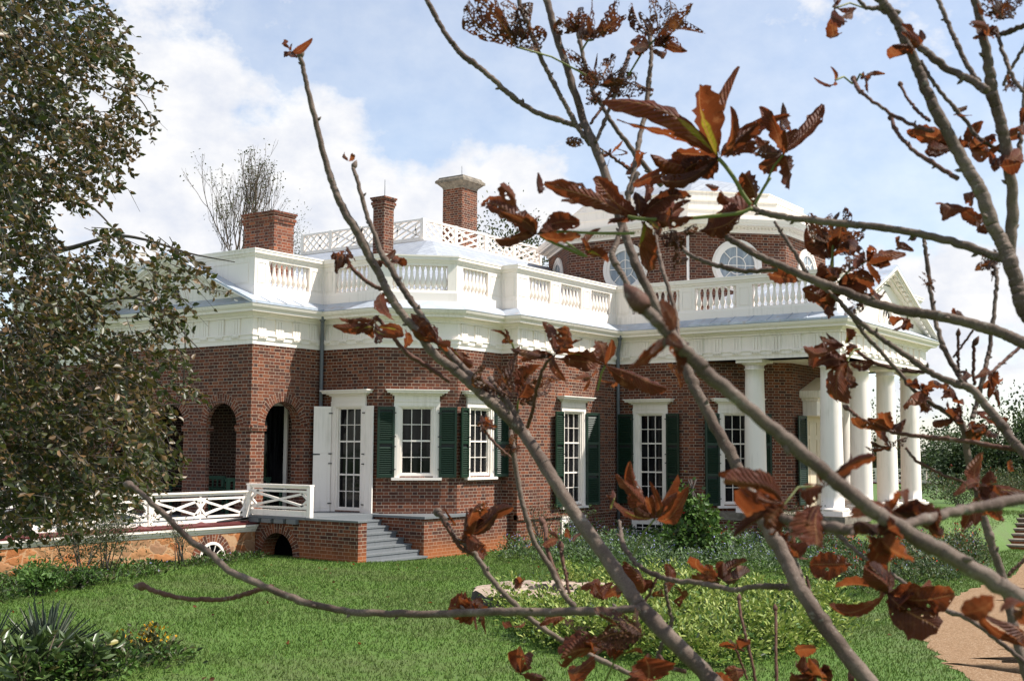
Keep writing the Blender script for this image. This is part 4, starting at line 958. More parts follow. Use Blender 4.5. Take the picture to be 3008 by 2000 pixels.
def mass(name, test, box, n, h, size, mats, mixp, label, fl=(), clump=1.4, aspect=.5, up=.5, edge=None):
    """low planting: leaves on many small stems, optional flowers [(material index, count, size)] at the tops"""
    ncl = max(30, n//60 if n > 30000 else n//45); cc = scatter(test, box, ncl); ch = h*rng.uniform(.5, 1.15, ncl)*(1+.3*np.sin(cc[:, 0]*clump)*np.sin(cc[:, 1]*clump*1.3))
    if edge is not None: ch = ch*edge(cc[:, 0], cc[:, 1])
    k = rng.integers(0, ncl, n); r = np.abs(rng.normal(0, .17, n)); th = rng.uniform(0, 2*math.pi, n)
    px = cc[k, 0]+r*np.cos(th); py = cc[k, 1]+r*np.sin(th); t = rng.uniform(.05, 1, n)**.6
    pz = gz(px, py)+ch[k]*t*(1-.8*np.clip(r/.5, 0, 1)**2)
    D = np.stack([np.cos(th)*(.4+r*2), np.sin(th)*(.4+r*2), rng.normal(up, .45, n)], 1); sz = size*rng.uniform(.6, 1.3, n); mi = rng.choice(len(mixp), n, p=mixp)
    pos = np.stack([px, py, pz], 1)
    for m_i, c, fs in fl:
        k2 = rng.integers(0, ncl, c); r = np.abs(rng.normal(0, .15, c)); th = rng.uniform(0, 2*math.pi, c)
        fx = cc[k2, 0]+r*np.cos(th); fy = cc[k2, 1]+r*np.sin(th); fz = gz(fx, fy)+ch[k2]*rng.uniform(.85, 1.15, c)
        pos = np.concatenate([pos, np.stack([fx, fy, fz], 1)]); D = np.concatenate([D, rng.normal(0, 1, (c, 3))+(0, 0, .6)]); sz = np.concatenate([sz, fs*rng.uniform(.7, 1.3, c)]); mi = np.concatenate([mi, np.full(c, m_i)])
    return leaves(name, pos, D, sz, None, aspect=aspect, mats=mats, mi=mi, upn=.55, label=label, kind='stuff')
tA = lambda x, y: inpoly(x, y, BEDA)
mass('flower_bed', tA, (2, -12, 10.5, -4), 18000, .52, .085, [MGREY, MBR, MDK, FBL, FWH], (.6, .22, .18), 'grey green bed with small blue flowers along the brick wall', fl=((3, 900, .05), (4, 120, .05)), aspect=.42)
tB = lambda x, y: inpoly(x, y, BEDB)
mass('red_flower_bed', tB, (.8, -14.7, 13.7, -11), 12000, .68, .085, [MDK, MGREY, MOL, FRD, FBL, FYE], (.5, .3, .2), 'dark leafy bed with red flowers below the portico columns', fl=((3, 420, .06), (4, 260, .045), (5, 25, .06)), aspect=.4)
BEDF = [(19.3, -9.0), (19.9, -12.0), (22, -14.0), (26, -16), (36, -19), (36, -8)]
mass('far_border_bed', lambda x, y: inpoly(x, y, BEDF), (19, -19, 36, -8), 9000, .95, .12, [MOL, MGREY, MDK, FRD], (.4, .3, .3), 'tall olive border plants beyond the last portico column', fl=((3, 60, .08),), aspect=.4)
tC = lambda x, y: inell(x, y, 1.0) & (np.hypot(x+3.25, y+10.6) > 1.30)
mass('ground_cover_bed', tC, (-8, -17, 1.5, -8), 48000, .50, .076, [MYEL, MBR, MDK], (.76, .18, .06), 'oval bed of yellow green leafy ground cover beside the tree stump', aspect=.45, clump=2.2)
tD = lambda x, y: inpoly(x, y, BEDD)
mass('border_plants', tD, (-10.5, -5, 0, -.2), 8000, .22, .08, [MBR, MDK, MOL, FBL], (.45, .3, .25), 'low mixed border plants at the foot of the stone terrace', fl=((3, 90, .045),), aspect=.42, edge=lambda x, y: .45+.75*sm(-1.5, -6, x))
tE = lambda x, y: (np.hypot((x+10.9)/1.0, (y+9.5)/.8) < 1)
mass('corner_plants', tE, (-12.2, -10.6, -9.5, -8.4), 2200, .26, .085, [MBR, MOL, MDK, FWH], (.5, .3, .2), 'low mixed leafy plants in the lower left corner of the lawn', fl=((3, 12, .05),), aspect=.5)

def plant(name, loc, label, cat, group=None):
    return thing(name, (loc[0], loc[1], float(gz(loc[0], loc[1]))), label, cat, group)
def cloud(cen, rad, n, sz, clumps=40, spread=.22, surf=.5):
    """positions and outward directions of leaves gathered in clumps through an ellipsoid"""
    cen, rad = np.array(cen), np.array(rad); q = unit(rng.normal(size=(clumps, 3)))*(rng.uniform(0, 1, (clumps, 1))**surf); q[:, 2] = np.abs(q[:, 2])*np.sign(q[:, 2]+.25)
    k = rng.integers(0, clumps, n); p = q[k]+rng.normal(0, spread, (n, 3))*rng.uniform(.4, 1.2, (clumps, 1))[k]
    return cen+p*rad, unit(p+rng.normal(0, .6, (n, 3))+(0, 0, -.1)), sz*rng.uniform(.6, 1.35, n)
# climbing bean on a cane tepee
o = plant('climbing_vine', (5.7, -8.6), 'tall cone of green climbing vine with red flowers in the flower bed', 'vine'); z0 = o.location.z
cl_ = [cloud((5.7, -8.6, z0+.42), (.88, .80, .50), 1700, .115, 46, .20), cloud((5.85, -8.65, z0+.95), (.55, .5, .45), 1000, .11, 26, .24), cloud((5.6, -8.55, z0+1.38), (.26, .26, .42), 420, .10, 14, .3)]
pos = np.concatenate([c[0] for c in cl_]); pos[:, 2] = np.maximum(pos[:, 2], z0+.02); D = np.concatenate([c[1] for c in cl_]); sz = np.concatenate([c[2] for c in cl_]); n = len(pos)
leaves('foliage', pos, D, sz, None, o, .75, mats=[MBR, MDK, FRD], mi=rng.choice(3, n, p=(.70, .292, .008)), upn=.8)
mb = MB()
for k in range(5): mb.tube([(5.7+.7*math.cos(k*1.256), -8.6+.7*math.sin(k*1.256), z0), (5.7-.1*math.cos(k*1.256), -8.6-.1*math.sin(k*1.256), z0+1.85)], .012, 6)
mb.build('cane', BEECHB, o)
# airy shrubs against the terrace
def shrub(loc, h, r, n, label, leaf=.055, m1=MOL, m2=MDK, stems=9, base=.35, cat='shrub', name='shrub'):
    o = plant(name, loc, label, cat); z0 = o.location.z; mb = MB(); tips = []
    for k in range(stems):
        a = rnd.uniform(0, 6.28); q = rnd.uniform(.2, 1)*r; b = Vector((loc[0]+rnd.uniform(-.12, .12), loc[1]+rnd.uniform(-.12, .12), z0-.02)); e = Vector((loc[0]+q*math.cos(a), loc[1]+q*math.sin(a), z0+h*rnd.uniform(.75, 1)))
        m_ = b.lerp(e, .5)+Vector((rnd.uniform(-.08, .08), rnd.uniform(-.08, .08), .06)); mb.tube([b, b.lerp(m_, .5), m_, m_.lerp(e, .5), e], [.012, .011, .009, .006, .003], 5)
        tips += [m_, m_.lerp(e, .35), m_.lerp(e, .7), e]
    mb.build('stem', BEECHB, o)
    tp = np.array(tips); k = rng.integers(0, len(tp), n); pos = tp[k]+rng.normal(0, r*.22, (n, 3)); pos[:, 2] = np.maximum(pos[:, 2], z0+h*base)
    leaves('foliage', pos, rng.normal(0, 1, (n, 3))+(0, 0, .4), leaf*rng.uniform(.6, 1.3, n), None, o, .34, mats=[m1, m2], mi=rng.choice(2, n, p=(.6, .4))); return o
shrub((-6.2, -2.5), 1.32, .95, 3000, 'airy shrub with thin dark stems in front of the terrace railing')
shrub((-5.0, -1.6), 1.30, .8, 2300, 'thin stemmed shrub between the leafy tree and the round cellar window')
shrub((-3.0, -1.3), .95, .6, 420, 'sparse twiggy shrub near the small round cellar window', base=.15)
shrub((7.2, -4.5), 1.05, .6, 380, 'wispy pale plant against the brick wall between the two tall windows', m1=MBR, base=.2)
shrub((5.9, -4.3), 1.15, .5, 420, 'wispy flowering plant at the brick wall corner', m1=MOL, base=.2)
shrub((9.0, -9.9), 1.2, .8, 1500, 'dry looking shrub in front of the portico', m1=MOL, leaf=.06, base=.25)
shrub((17.5, -11.5), .55, .5, 500, 'small rounded shrub right of the last column', m1=MDK, base=.1, leaf=.07)
shrub((21.5, -11.6), 1.0, 1.1, 1800, 'pale olive shrub right of the last portico column', m1=MOL, leaf=.08, base=.1)
shrub((23.5, -13.2), 1.2, 1.3, 2000, 'reddish olive shrub above the garden steps', m1=MOL, leaf=.08, base=.1)
for (xx, yy, hh) in ((-8.6, -3.7, .42), (-7.3, -2.6, .40)):
    pass
shrub((-7.6, -3.4), .42, .42, 900, 'low bright green leafy clump at the lawn edge', m1=MBR, m2=MBR, leaf=.10, base=.05, name='leafy_clump', cat='plant')
shrub((-6.6, -3.1), .30, .3, 420, 'smaller green leafy clump right of the low bright clump', m1=MBR, m2=MDK, leaf=.09, base=.05, name='leafy_clump', cat='plant')

# yuccas and laurels, lower left
YUC = leafmat('yucca_leaf', ((0, (.045, .068, .050)), (.6, (.10, .13, .098)), (1, (.18, .19, .13))), .12, .45)
def yucca(loc, n, L, label):
    o = plant('yucca', loc, label, 'yucca', None); z0 = o.location.z; V = []; F = []
    for k in range(n):
        a = rnd.uniform(0, 6.28); e = R(rnd.uniform(18, 88)); d = Vector((math.cos(a)*math.cos(e), math.sin(a)*math.cos(e), math.sin(e))); l = L*rnd.uniform(.6, 1.08); sd_ = d.cross(Vector((0, 0, 1)))
        if sd_.length < .05: sd_ = Vector((1, 0, 0))
        sd_.normalize(); nm = sd_.cross(d); b0 = Vector((loc[0], loc[1], z0+.06))+d*.05; w_ = rnd.uniform(.018, .028); b = len(V)
        droop = rnd.uniform(0, .14)*(1-math.sin(e))
        for t, ww_ in ((0, .8), (.35, 1), (.7, .75), (1, .03)):
            c = b0+d*l*t+Vector((0, 0, -droop*l*t*t)); V += [c-sd_*w_*ww_+nm*.008, c+nm*-.004, c+sd_*w_*ww_+nm*.008]
        for q in range(3):
            for s in (0, 1): i0 = b+q*3+s; F.append((i0, i0+1, i0+4, i0+3))
    npmesh('foliage', np.array([tuple(p) for p in V]), np.array(F), YUC, o); return o
yucca((-11.2, -9.05), 150, .62, 'spiky blue green yucca clump at the lower left corner')
yucca((-11.75, -8.75), 90, .60, 'spiky yucca behind the corner clump at the left edge')
LAU = leafmat('laurel_leaf', ((0, (.045, .080, .022)), (.6, (.095, .15, .045)), (.93, (.15, .20, .075)), (1, (.30, .26, .07))), .2, .35, spec=.5)
def laurel(loc, h, r, n, label, leaf=.19):
    o = plant('laurel_shrub', loc, label, 'shrub'); z0 = o.location.z; mb = MB(); pos = []; D = []
    for k in range(n):
        a = rnd.uniform(0, 6.28); q = r*rnd.uniform(.1, 1); e = Vector((loc[0]+q*math.cos(a), loc[1]+q*math.sin(a), z0+h*rnd.uniform(.5, 1))); b = Vector((loc[0]+.1*math.cos(a), loc[1]+.1*math.sin(a), z0))
        mb.tube([b, b.lerp(e, .5)+Vector((0, 0, .05)), e], [.010, .008, .005], 5)
        for j in range(18):
            c = e.lerp(b, rnd.uniform(0, .35) if j < 10 else rnd.uniform(.3, .85)); pos.append(tuple(c)); f = rnd.uniform(0, 6.28); D.append((math.cos(f), math.sin(f), rnd.uniform(-.2, 1.4)))
    mb.build('stem', TWIG, o); leaves('foliage', np.array(pos), np.array(D), leaf*rng.uniform(.6, 1.15, len(pos)), LAU, o, .34, .3)
laurel((-11.85, -9.8), .50, .42, 15, 'broad leaved laurel shrub in front of the spiky yucca')
laurel((-11.25, -10.05), .40, .40, 10, 'broad leaved laurel shoots right of the spiky yucca')
laurel((-11.15, -6.85), 1.02, .42, 16, 'broad leaved laurel shrub at the left edge below the leafy tree', .16)
o = plant('yellow_flower_plant', (-10.25, -9.62), 'small plant with orange yellow flowers on the lower left lawn', 'flower')
n = 260; a = rng.uniform(0, 6.28, n); q = np.abs(rng.normal(0, .16, n)); z = rng.uniform(.02, .40, n)
pos = np.stack([-10.25+q*np.cos(a), -9.62+q*np.sin(a), o.location.z+z], 1); mi = np.where((z > .2) & (rng.uniform(0, 1, n) < .45), 1, 0)
leaves('foliage', pos, rng.normal(0, 1, (n, 3))+(0, 0, .5), np.where(mi == 1, .055, .07), None, o, .55, mats=[MOL, FYE], mi=mi)
# fallen leaves
n = 80; q = np.stack([rng.uniform(-12, 4, n), rng.uniform(-16, -3, n)], 1); ok = ~inpoly(q[:, 0], q[:, 1], PATHP); q = q[ok]; n = len(q)
leaves('fallen_leaves', np.stack([q[:, 0], q[:, 1], gz(q[:, 0], q[:, 1])+.06], 1), np.stack([rng.normal(size=n), rng.normal(size=n), rng.normal(0, .2, n)], 1), rng.uniform(.05, .09, n), LB, aspect=.6, label='dry brown leaves fallen on the lawn', kind='stuff')

# tree stump
def stumpmat():
    m_, t = mat('weathered_cut_wood'); oc = objc(t); mp = t.n('ShaderNodeMapping', ins={0: oc, 1: (3.25, 10.6, 0)}).outputs[0]
    rd = t.n('ShaderNodeVectorMath', operation='LENGTH', ins={0: t.n('ShaderNodeMapping', ins={0: mp, 3: (1, 1, 0)}).outputs[0]}).outputs[1]
    rn = t.n('ShaderNodeMath', operation='FRACT', ins={0: t.m('MULTIPLY', t.m('ADD', rd, t.m('MULTIPLY', t.noise(oc, 3, 4), .1)), 22)}).outputs[0]
    n_ = t.noise(oc, 7, 6, .65); col = t.ramp(n_, ((.3, (.16, .115, .085)), (.55, (.38, .30, .235)), (.75, (.50, .42, .35)))); col = t.mix(t.m('MULTIPLY', rn, .3), col, (.24, .17, .125))
    finish(t, col, .85, .1, n_, .6, .03); return m_
stump = thing('tree_stump', (-3.25, -10.6, -.9), 'wide weathered hollow tree stump beside the ground cover', 'stump')
K = 56; ro = [1.22*(1+.06*math.sin(3*t+1)+.05*math.sin(5*t)+.03*math.sin(11*t)+.015*rnd.random()) for t in (2*math.pi*k/K for k in range(K))]; ri = [.42*(1+.2*math.sin(2*t+.6)+.14*math.sin(5*t+2)) for t in (2*math.pi*k/K for k in range(K))]
SP = lambda r, k, z: (-3.25+r*math.cos(2*math.pi*k/K), -10.6+r*math.sin(2*math.pi*k/K), z)
top_ = lambda k, r: -.50+.02*math.sin(5*k)+.03*(r > 1)*-1+.02*math.sin(k*1.7+r*5)
mb = MB()
for k in range(K):
    j = (k+1) % K
    for f0, f1 in ((0, .3), (.3, .65), (.65, 1)):
        r = lambda k, f: ri[k]*(1-f)+ro[k]*f
        mb.face([SP(r(k, f0), k, top_(k, r(k, f0))), SP(r(k, f1), k, top_(k, r(k, f1))), SP(r(j, f1), j, top_(j, r(j, f1))), SP(r(j, f0), j, top_(j, r(j, f0)))])
mb.build('cut_face', stumpmat(), stump); mb = MB()
for k in range(K):
    j = (k+1) % K; mb.face([SP(ro[k]*1.06, k, -1.0), SP(ro[j]*1.06, j, -1.0), SP(ro[j], j, top_(j, ro[j])), SP(ro[k], k, top_(k, ro[k]))])
mb.build('bark', BEECHB, stump); mb = MB()
for k in range(K):
    j = (k+1) % K; mb.face([SP(ri[j]*.8, j, -.85), SP(ri[k]*.8, k, -.85), SP(ri[k], k, top_(k, ri[k])), SP(ri[j], j, top_(j, ri[j]))])
mb.face([SP(ri[k]*.8, k, -.84) for k in range(K)]); mb.build('hollow', BEECHB, stump)

# garden steps up to the portico lawn
gs = thing('garden_steps', (16.3, -14.6, -.9), 'brick garden steps with grey stone treads at the right edge', 'steps')
gf, gr = Vector((.97, .243, 0)), Vector((.243, -.97, 0)); g0 = Vector((14.75, -13.35, 0))
for k in range(7):
    z = -.93+(k+1)*.115; a = g0+gf*(k*.52)
    mb = MB(); mb.obox(a+Vector((0, 0, -1.2)), gf*.6, gr*3.0, (0, 0, z-.05+1.2)); mb.build('riser', BRICK, gs)
    mb = MB(); mb.obox(a-gf*.04-gr*.05+Vector((0, 0, z-.05)), gf*.55, gr*3.1, (0, 0, .05)); mb.build('tread', CAPST, gs)
# far terrace on the other side of the house
ft = thing('far_terrace', (60, -10, -.5), 'distant terrace with white lattice railing beyond the columns', 'terrace')
mb = MB(); mb.box((42.3, -40, -2.5), (46, 4, -.25)); mb.build('wall', BRICK, ft); mb = MB(); mb.box((42.0, -40, -.25), (46, 4, .02)); mb.build('gutter', REDP, ft)
P, L = frame2((42.2, 4), (42.2, -40)); mb = MB()
for k in range(18):
    s0, s1 = k*L/18, (k+1)*L/18; q = P(s0, 0); mb.box((q[0]-.08, q[1]-.08, .02), (q[0]+.08, q[1]+.08, .76)); chinese(mb, P, s0+.08, s1-.08, .14, .62, k % 2, .05)
for z in (.09, .70): mb.bar(P(0, z), P(L, z), .12, .09)
mb.build('railing', WHITE, ft)

# ---------------------------------------------------------------- trees behind
def tree(u, vtop, d, wpx, label, n=2600, leaf=.34, m1=MDK, m2=MGREY, hfrac=.75, base=None, clumps=46, dens=.24, group=None):
    n = int(n*3.2)
    top = at(u, vtop, d); r = wpx/2*d/FPX; zb = float(gz(top.x, top.y))-.6 if base is None else base
    o = thing('tree', (top.x, top.y, zb), label, 'tree', group); H = top.z-zb; rz = H*hfrac/2; cen = (top.x, top.y, top.z-rz*.93)
    mb = MB(); mb.tube([(top.x, top.y, zb), (top.x+.1, top.y, zb+H*.4), (top.x, top.y+.1, zb+H*.8)], [r*.09+.06, r*.07+.04, .03], 8); mb.build('trunk', BEECHB, o)
    mb = MB()
    for k in range(9):
        a = k*2.4; e = Vector((top.x+r*.7*math.cos(a), top.y+r*.7*math.sin(a), cen[2]+rz*rnd.uniform(-.5, .5))); s = Vector((top.x, top.y, zb+H*rnd.uniform(.25, .55))); mb.tube([s, s.lerp(e, .5)+Vector((0, 0, .2)), e], [.07, .05, .02], 6)
    mb.build('limb', BEECHB, o)
    pos, D, sz = cloud(cen, (r, r, rz), n, leaf, clumps, dens, .45)
    leaves('crown', pos, D, sz*.52, None, o, .62, mats=[m1, m2], mi=rng.choice(2, n, p=(.6, .4))); return o
TG = 'trees far beyond the house'
tree(2935, 1190, 56, 330, 'dense dark green tree at the right edge beyond the columns', 5200, .30, MDK, MGREY, .95, base=-4, group=TG)
tree(2790, 1235, 78, 190, 'green tree right of the last column', 2600, .30, MDK, MOL, .9, base=-4, group=TG)
tree(2640, 1195, 75, 110, 'thin reddish tree seen between the last two columns', 900, .26, MOL, MDK, .9, base=-4, clumps=30, group=TG)
tree(2570, 1205, 72, 120, 'loose olive tree seen between the middle columns', 1300, .28, MOL, MDK, .9, base=-4, clumps=30, group=TG)
tree(2500, 1180, 78, 90, 'narrow green tree seen left of the second front column', 900, .28, MDK, MOL, .9, base=-4, clumps=26, group=TG)
tree(2870, 1300, 57, 260, 'lower bushy green tree in front of the dense dark tree', 2400, .28, MDK, MGREY, .95, base=-3, group=TG)
tree(2680, 1320, 76, 240, 'low dark bushy tree behind the far terrace railing', 2200, .28, MDK, MGREY, .95, base=-3, group=TG)
tree(1490, 672, 90, 240, 'leafy tree top showing through the roof deck railing', 2600, .42, MOL, MDK, .5, group=TG)
tree(60, 1270, 66, 260, 'bushy tree beyond the terrace at the left edge', 2200, .34, MDK, MBR, .9, base=-4, group=TG)
tree(300, 1300, 70, 260, 'bushy tree beyond the terrace behind the left tree', 2000, .34, MDK, MBR, .9, base=-4, group=TG)
# nearly bare tree above the left chimney
d_ = 95.0; tp = at(698, 512, d_); bt = thing('bare_tree', (tp.x, tp.y, -1), 'nearly bare tall tree behind the big brick chimney', 'tree'); mb = MB(); ends = []
def grow(p, dr, L, r, lev):
    if lev == 0 or L < .25: ends.append(tuple(p)); return
    pts = [p]; q = p
    for k in range(4):
        dr = (dr+Vector((rnd.gauss(0, .13), rnd.gauss(0, .13), .10))).normalized(); q = q+dr*L/4; pts.append(q)
    mb.tube(pts, [r, r*.92, r*.85, r*.78, r*.7], 6 if lev > 2 else 4, cap=False); ends.append(tuple(q)); ends.append(tuple(pts[2]))
    for k in range(3 if lev in (4, 6) or rnd.random() < .45 else 2):
        a = rnd.uniform(0, 6.28); sp = rnd.uniform(.18, .40) if k else .08
        sv = dr.cross(Vector((math.cos(a), math.sin(a), .3))).normalized(); grow(q if k < 2 else pts[2], (dr+sv*sp).normalized(), L*rnd.uniform(.62, .84), r*(.72 if k == 0 else .55), lev-1)
tz = Vector((tp.x+.2, tp.y, 12.0)); mb.tube([(tp.x, tp.y, -1), (tp.x+.1, tp.y, 6), tuple(tz)], [.45, .36, .30], 10)
for k in range(5):
    a = k*1.256+.4; grow(tz, Vector((.13*math.cos(a), .13*math.sin(a), 1)).normalized(), 4.1, .11, 6)
mb.build('trunk', TWIG, bt)
E_ = np.array(ends); k = rng.integers(0, len(E_), 1500); leaves('crown', E_[k]+rng.normal(0, .18, (1500, 3)), rng.normal(size=(1500, 3)), rng.uniform(.10, .22, 1500), MOL, bt, .6)
for (u, v, d, dx) in ((820, 690, 96, 0),): tree(872, 648, 96, 90, 'thin leafy tree top right of the big brick chimney', 420, .22, MOL, MDK, .35, clumps=22, dens=.28, group=TG)
# ================================================================== LEFT FOREGROUND TREE (small leaved, hanging branches)
CR = {'S': (0, 0, 1), 'V': (0, 0, 1/1.2757), 'C1': (0, 400, 2.24), 'C2': (700, 500, 2.8), 'C3': (1400, 500, 2.8), 'C4': (2100, 600, 2.45), 'C5': (1300, 0, 2.8), 'C6': (2200, 0, 2.8), 'Z': (1580, 480, 2.621), 'B': (1280, 1600, 1.966),
      'D': (2300, 1350, 2.412), 'E': (1200, 1200, 2.941), 'F': (1250, 900, 3.136), 'G': (2100, 1000, 2.24)}
def px(c, x, y): a, b, s = CR[c]; return a+x/s, b+y/s
BS = 1.32
tb = at(-330, 1900, 10.6*BS); beech = thing('leafy_tree', (tb.x, tb.y, float(gz(tb.x, tb.y))), 'leafy green and brown tree hanging into the left side of the picture', 'tree')
def limb(pts, name='branch', m_=BEECHB, parent=None):
    A = crom([(*at(u, v, d*BS), r*1.2) for u, v, d, r in pts], 6); mb = MB(); mb.tube(A[:, :3], A[:, 3], 7); return mb.build(name, m_, parent if parent else beech)
limb([(-330, 2100, 10.6, .22), (-330, 1500, 10.6, .20), (-310, 800, 10.5, .16), (-300, 100, 10.4, .11), (-290, -400, 10.4, .05)], 'trunk')
LIMBS = [[(-310, 900, 10.5, .06), (-100, 800, 10.3, .045), (25, 752, 10.1, .034), (190, 733, 9.9, .024), (330, 695, 9.8, .017), (430, 705, 9.7, .012), (560, 745, 9.6, .008), (690, 770, 9.5, .004)],
         [(-300, 500, 10.5, .06), (-60, 300, 10.2, .045), (59, 174, 10.0, .032), (106, 123, 10, .027), (131, 76, 10, .023), (148, 53, 10, .02), (203, 34, 9.9, .014), (300, 10, 9.9, .007)],
         [(-300, 600, 10.5, .04), (55, 160, 10.2, .02), (170, 163, 10, .014), (250, 200, 9.9, .011), (330, 255, 9.8, .008), (400, 282, 9.7, .006), (440, 340, 9.7, .004), (443, 400, 9.7, .003), (455, 428, 9.7, .002)],
         [(-310, 1100, 10.5, .05), (-50, 1000, 10.1, .035), (150, 930, 9.9, .024), (300, 890, 9.7, .018), (385, 875, 9.6, .013), (470, 905, 9.6, .010), (560, 1000, 9.5, .006), (600, 1040, 9.5, .003)],
         [(385, 875, 9.6, .010), (480, 850, 9.5, .006), (600, 850, 9.4, .004), (675, 860, 9.4, .002)],
         [(-320, 1350, 10.5, .05), (-20, 1260, 9.8, .03), (150, 1212, 9.6, .02), (330, 1205, 9.4, .012), (480, 1190, 9.3, .007), (660, 1180, 9.2, .003)],
         [(-310, 1300, 10.5, .04), (0, 1330, 9.9, .022), (200, 1380, 9.6, .014), (380, 1430, 9.4, .008), (500, 1440, 9.3, .004)],
         [(-300, 200, 10.4, .05), (-60, 420, 10.8, .03), (120, 520, 10.7, .02), (260, 600, 10.6, .012), (350, 690, 10.5, .006)],
         [(-300, 300, 10.4, .04), (0, 360, 9.6, .022), (150, 380, 9.4, .015), (270, 410, 9.2, .010), (340, 470, 9.1, .006), (350, 540, 9.1, .003)],
         [(541, 935, 9.4, .004), (544, 1010, 9.4, .006), (540, 1110, 9.5, .006), (535, 1160, 9.6, .005)]]
for L_ in LIMBS: limb(L_)
BP = [(x*1.2757, y*1.2757) for x, y in [(-130, -90), (230, -90), (262, 5), (292, 62), (270, 110), (322, 145), (345, 195), (358, 235), (400, 258), (322, 302), (290, 330), (300, 400), (335, 440), (262, 470), (225, 520), (315, 540), (395, 572), (525, 600), (500, 622), (425, 672), (440, 715), (420, 750), (400, 800), (450, 870), (468, 905), (440, 935), (440, 960), (415, 1000), (392, 1055), (388, 1110), (300, 1120), (255, 1185), (110, 1195), (55, 1232), (-130, 1232)]]
NT_ = 2350; pu = rng.uniform(-160, 720, NT_*7); pv = rng.uniform(-100, 1580, NT_*7)
ok = inpoly(pu, pv, BP); gap = np.sin(pu/61+1.3*np.sin(pv/83))+np.sin(pv/57+1.1*np.sin(pu/47))
xl = np.interp(pv, [0, 250, 400, 560, 640, 760, 880, 1000, 1130, 1250, 1350, 1450, 1540], [300, 400, 400, 300, 290, 330, 380, 400, 430, 470, 480, 370, 300])
den = np.where(pv > 880, .95, .76); den = den*np.clip(1-(pu-xl+30)/60, np.where((pv > 640) & (pv < 1100), .30, .13), 1)
ok &= (rng.uniform(0, 1, len(pu)) < den) & (gap > -.85+.5*(pv > 900)*-1)
ids = np.where(ok)[0][:NT_]; pos = []; D = []; bmi = []; twb = MB(); lp = np.array([(*at(u, v, d), u, v) for L_ in LIMBS for u, v, d, r in L_])
for i in ids:
    u, v = pu[i], pv[i]; dep = 9.9+rnd.gauss(0, .9) if v < 900 else 9.7+rnd.gauss(0, .8); c = at(u, v, dep)
    ang = rnd.uniform(-.2, 1.3); dr = (rgt*math.cos(ang)+dwn*math.sin(ang)*.9+fwd*rnd.gauss(0, .5)).normalized(); L = rnd.uniform(.22, .46)
    p0 = c-dr*L*.5; p2 = c+dr*L*.5+Vector((0, 0, -.05)); p1 = c+Vector((0, 0, .03)); twb.tube([p0, p1, p2], [.0035, .0028, .0012], 4, cap=False, smooth=False)
    for k in range(rnd.randint(8, 16)):
        t = rnd.uniform(.05, 1.02); q = p0.lerp(p1, t*2) if t < .5 else p1.lerp(p2, t*2-1); sd_ = Vector((rnd.gauss(0, 1), rnd.gauss(0, 1), rnd.gauss(-.35, .7)))
        pos.append(tuple(q)); D.append(tuple((dr*.5+sd_).normalized())); bmi.append(int(rnd.random() < .14+.40*(math.sin(u/90+1)*math.sin(v/130+u/200) > .25)))
# long drooping twig at the right edge of the crown
for pts in (((440, 330), (452, 372), (445, 400), (455, 425)), ((330, 250), (370, 265), (420, 255), (452, 262)), ((335, 430), (350, 480), (345, 520), (362, 545)), ((255, 20), (320, 30), (350, 50), (345, 75)), ((560, 820), (620, 850), (660, 865), (685, 850)), ((600, 850), (640, 835), (665, 850), (680, 862))):
    q = [at(u, v, 9.7*BS) for u, v in pts]; twb.tube(q, [.003, .0025, .002, .001], 4, cap=False, smooth=False)
    for a, b in zip(q, q[1:]):
        for k in range(4): pos.append(tuple(a.lerp(b, rnd.random()))); D.append((rnd.gauss(0, 1), rnd.gauss(0, 1), -.6)); bmi.append(int(rnd.random() < .5))
twb.build('twigs', BEECHB, beech)
n = len(pos); leaves('crown', np.array(pos), np.array(D), rng.uniform(.042, .072, n), None, beech, .62, .35, mats=[BEECH, BEECH2], mi=np.array(bmi))

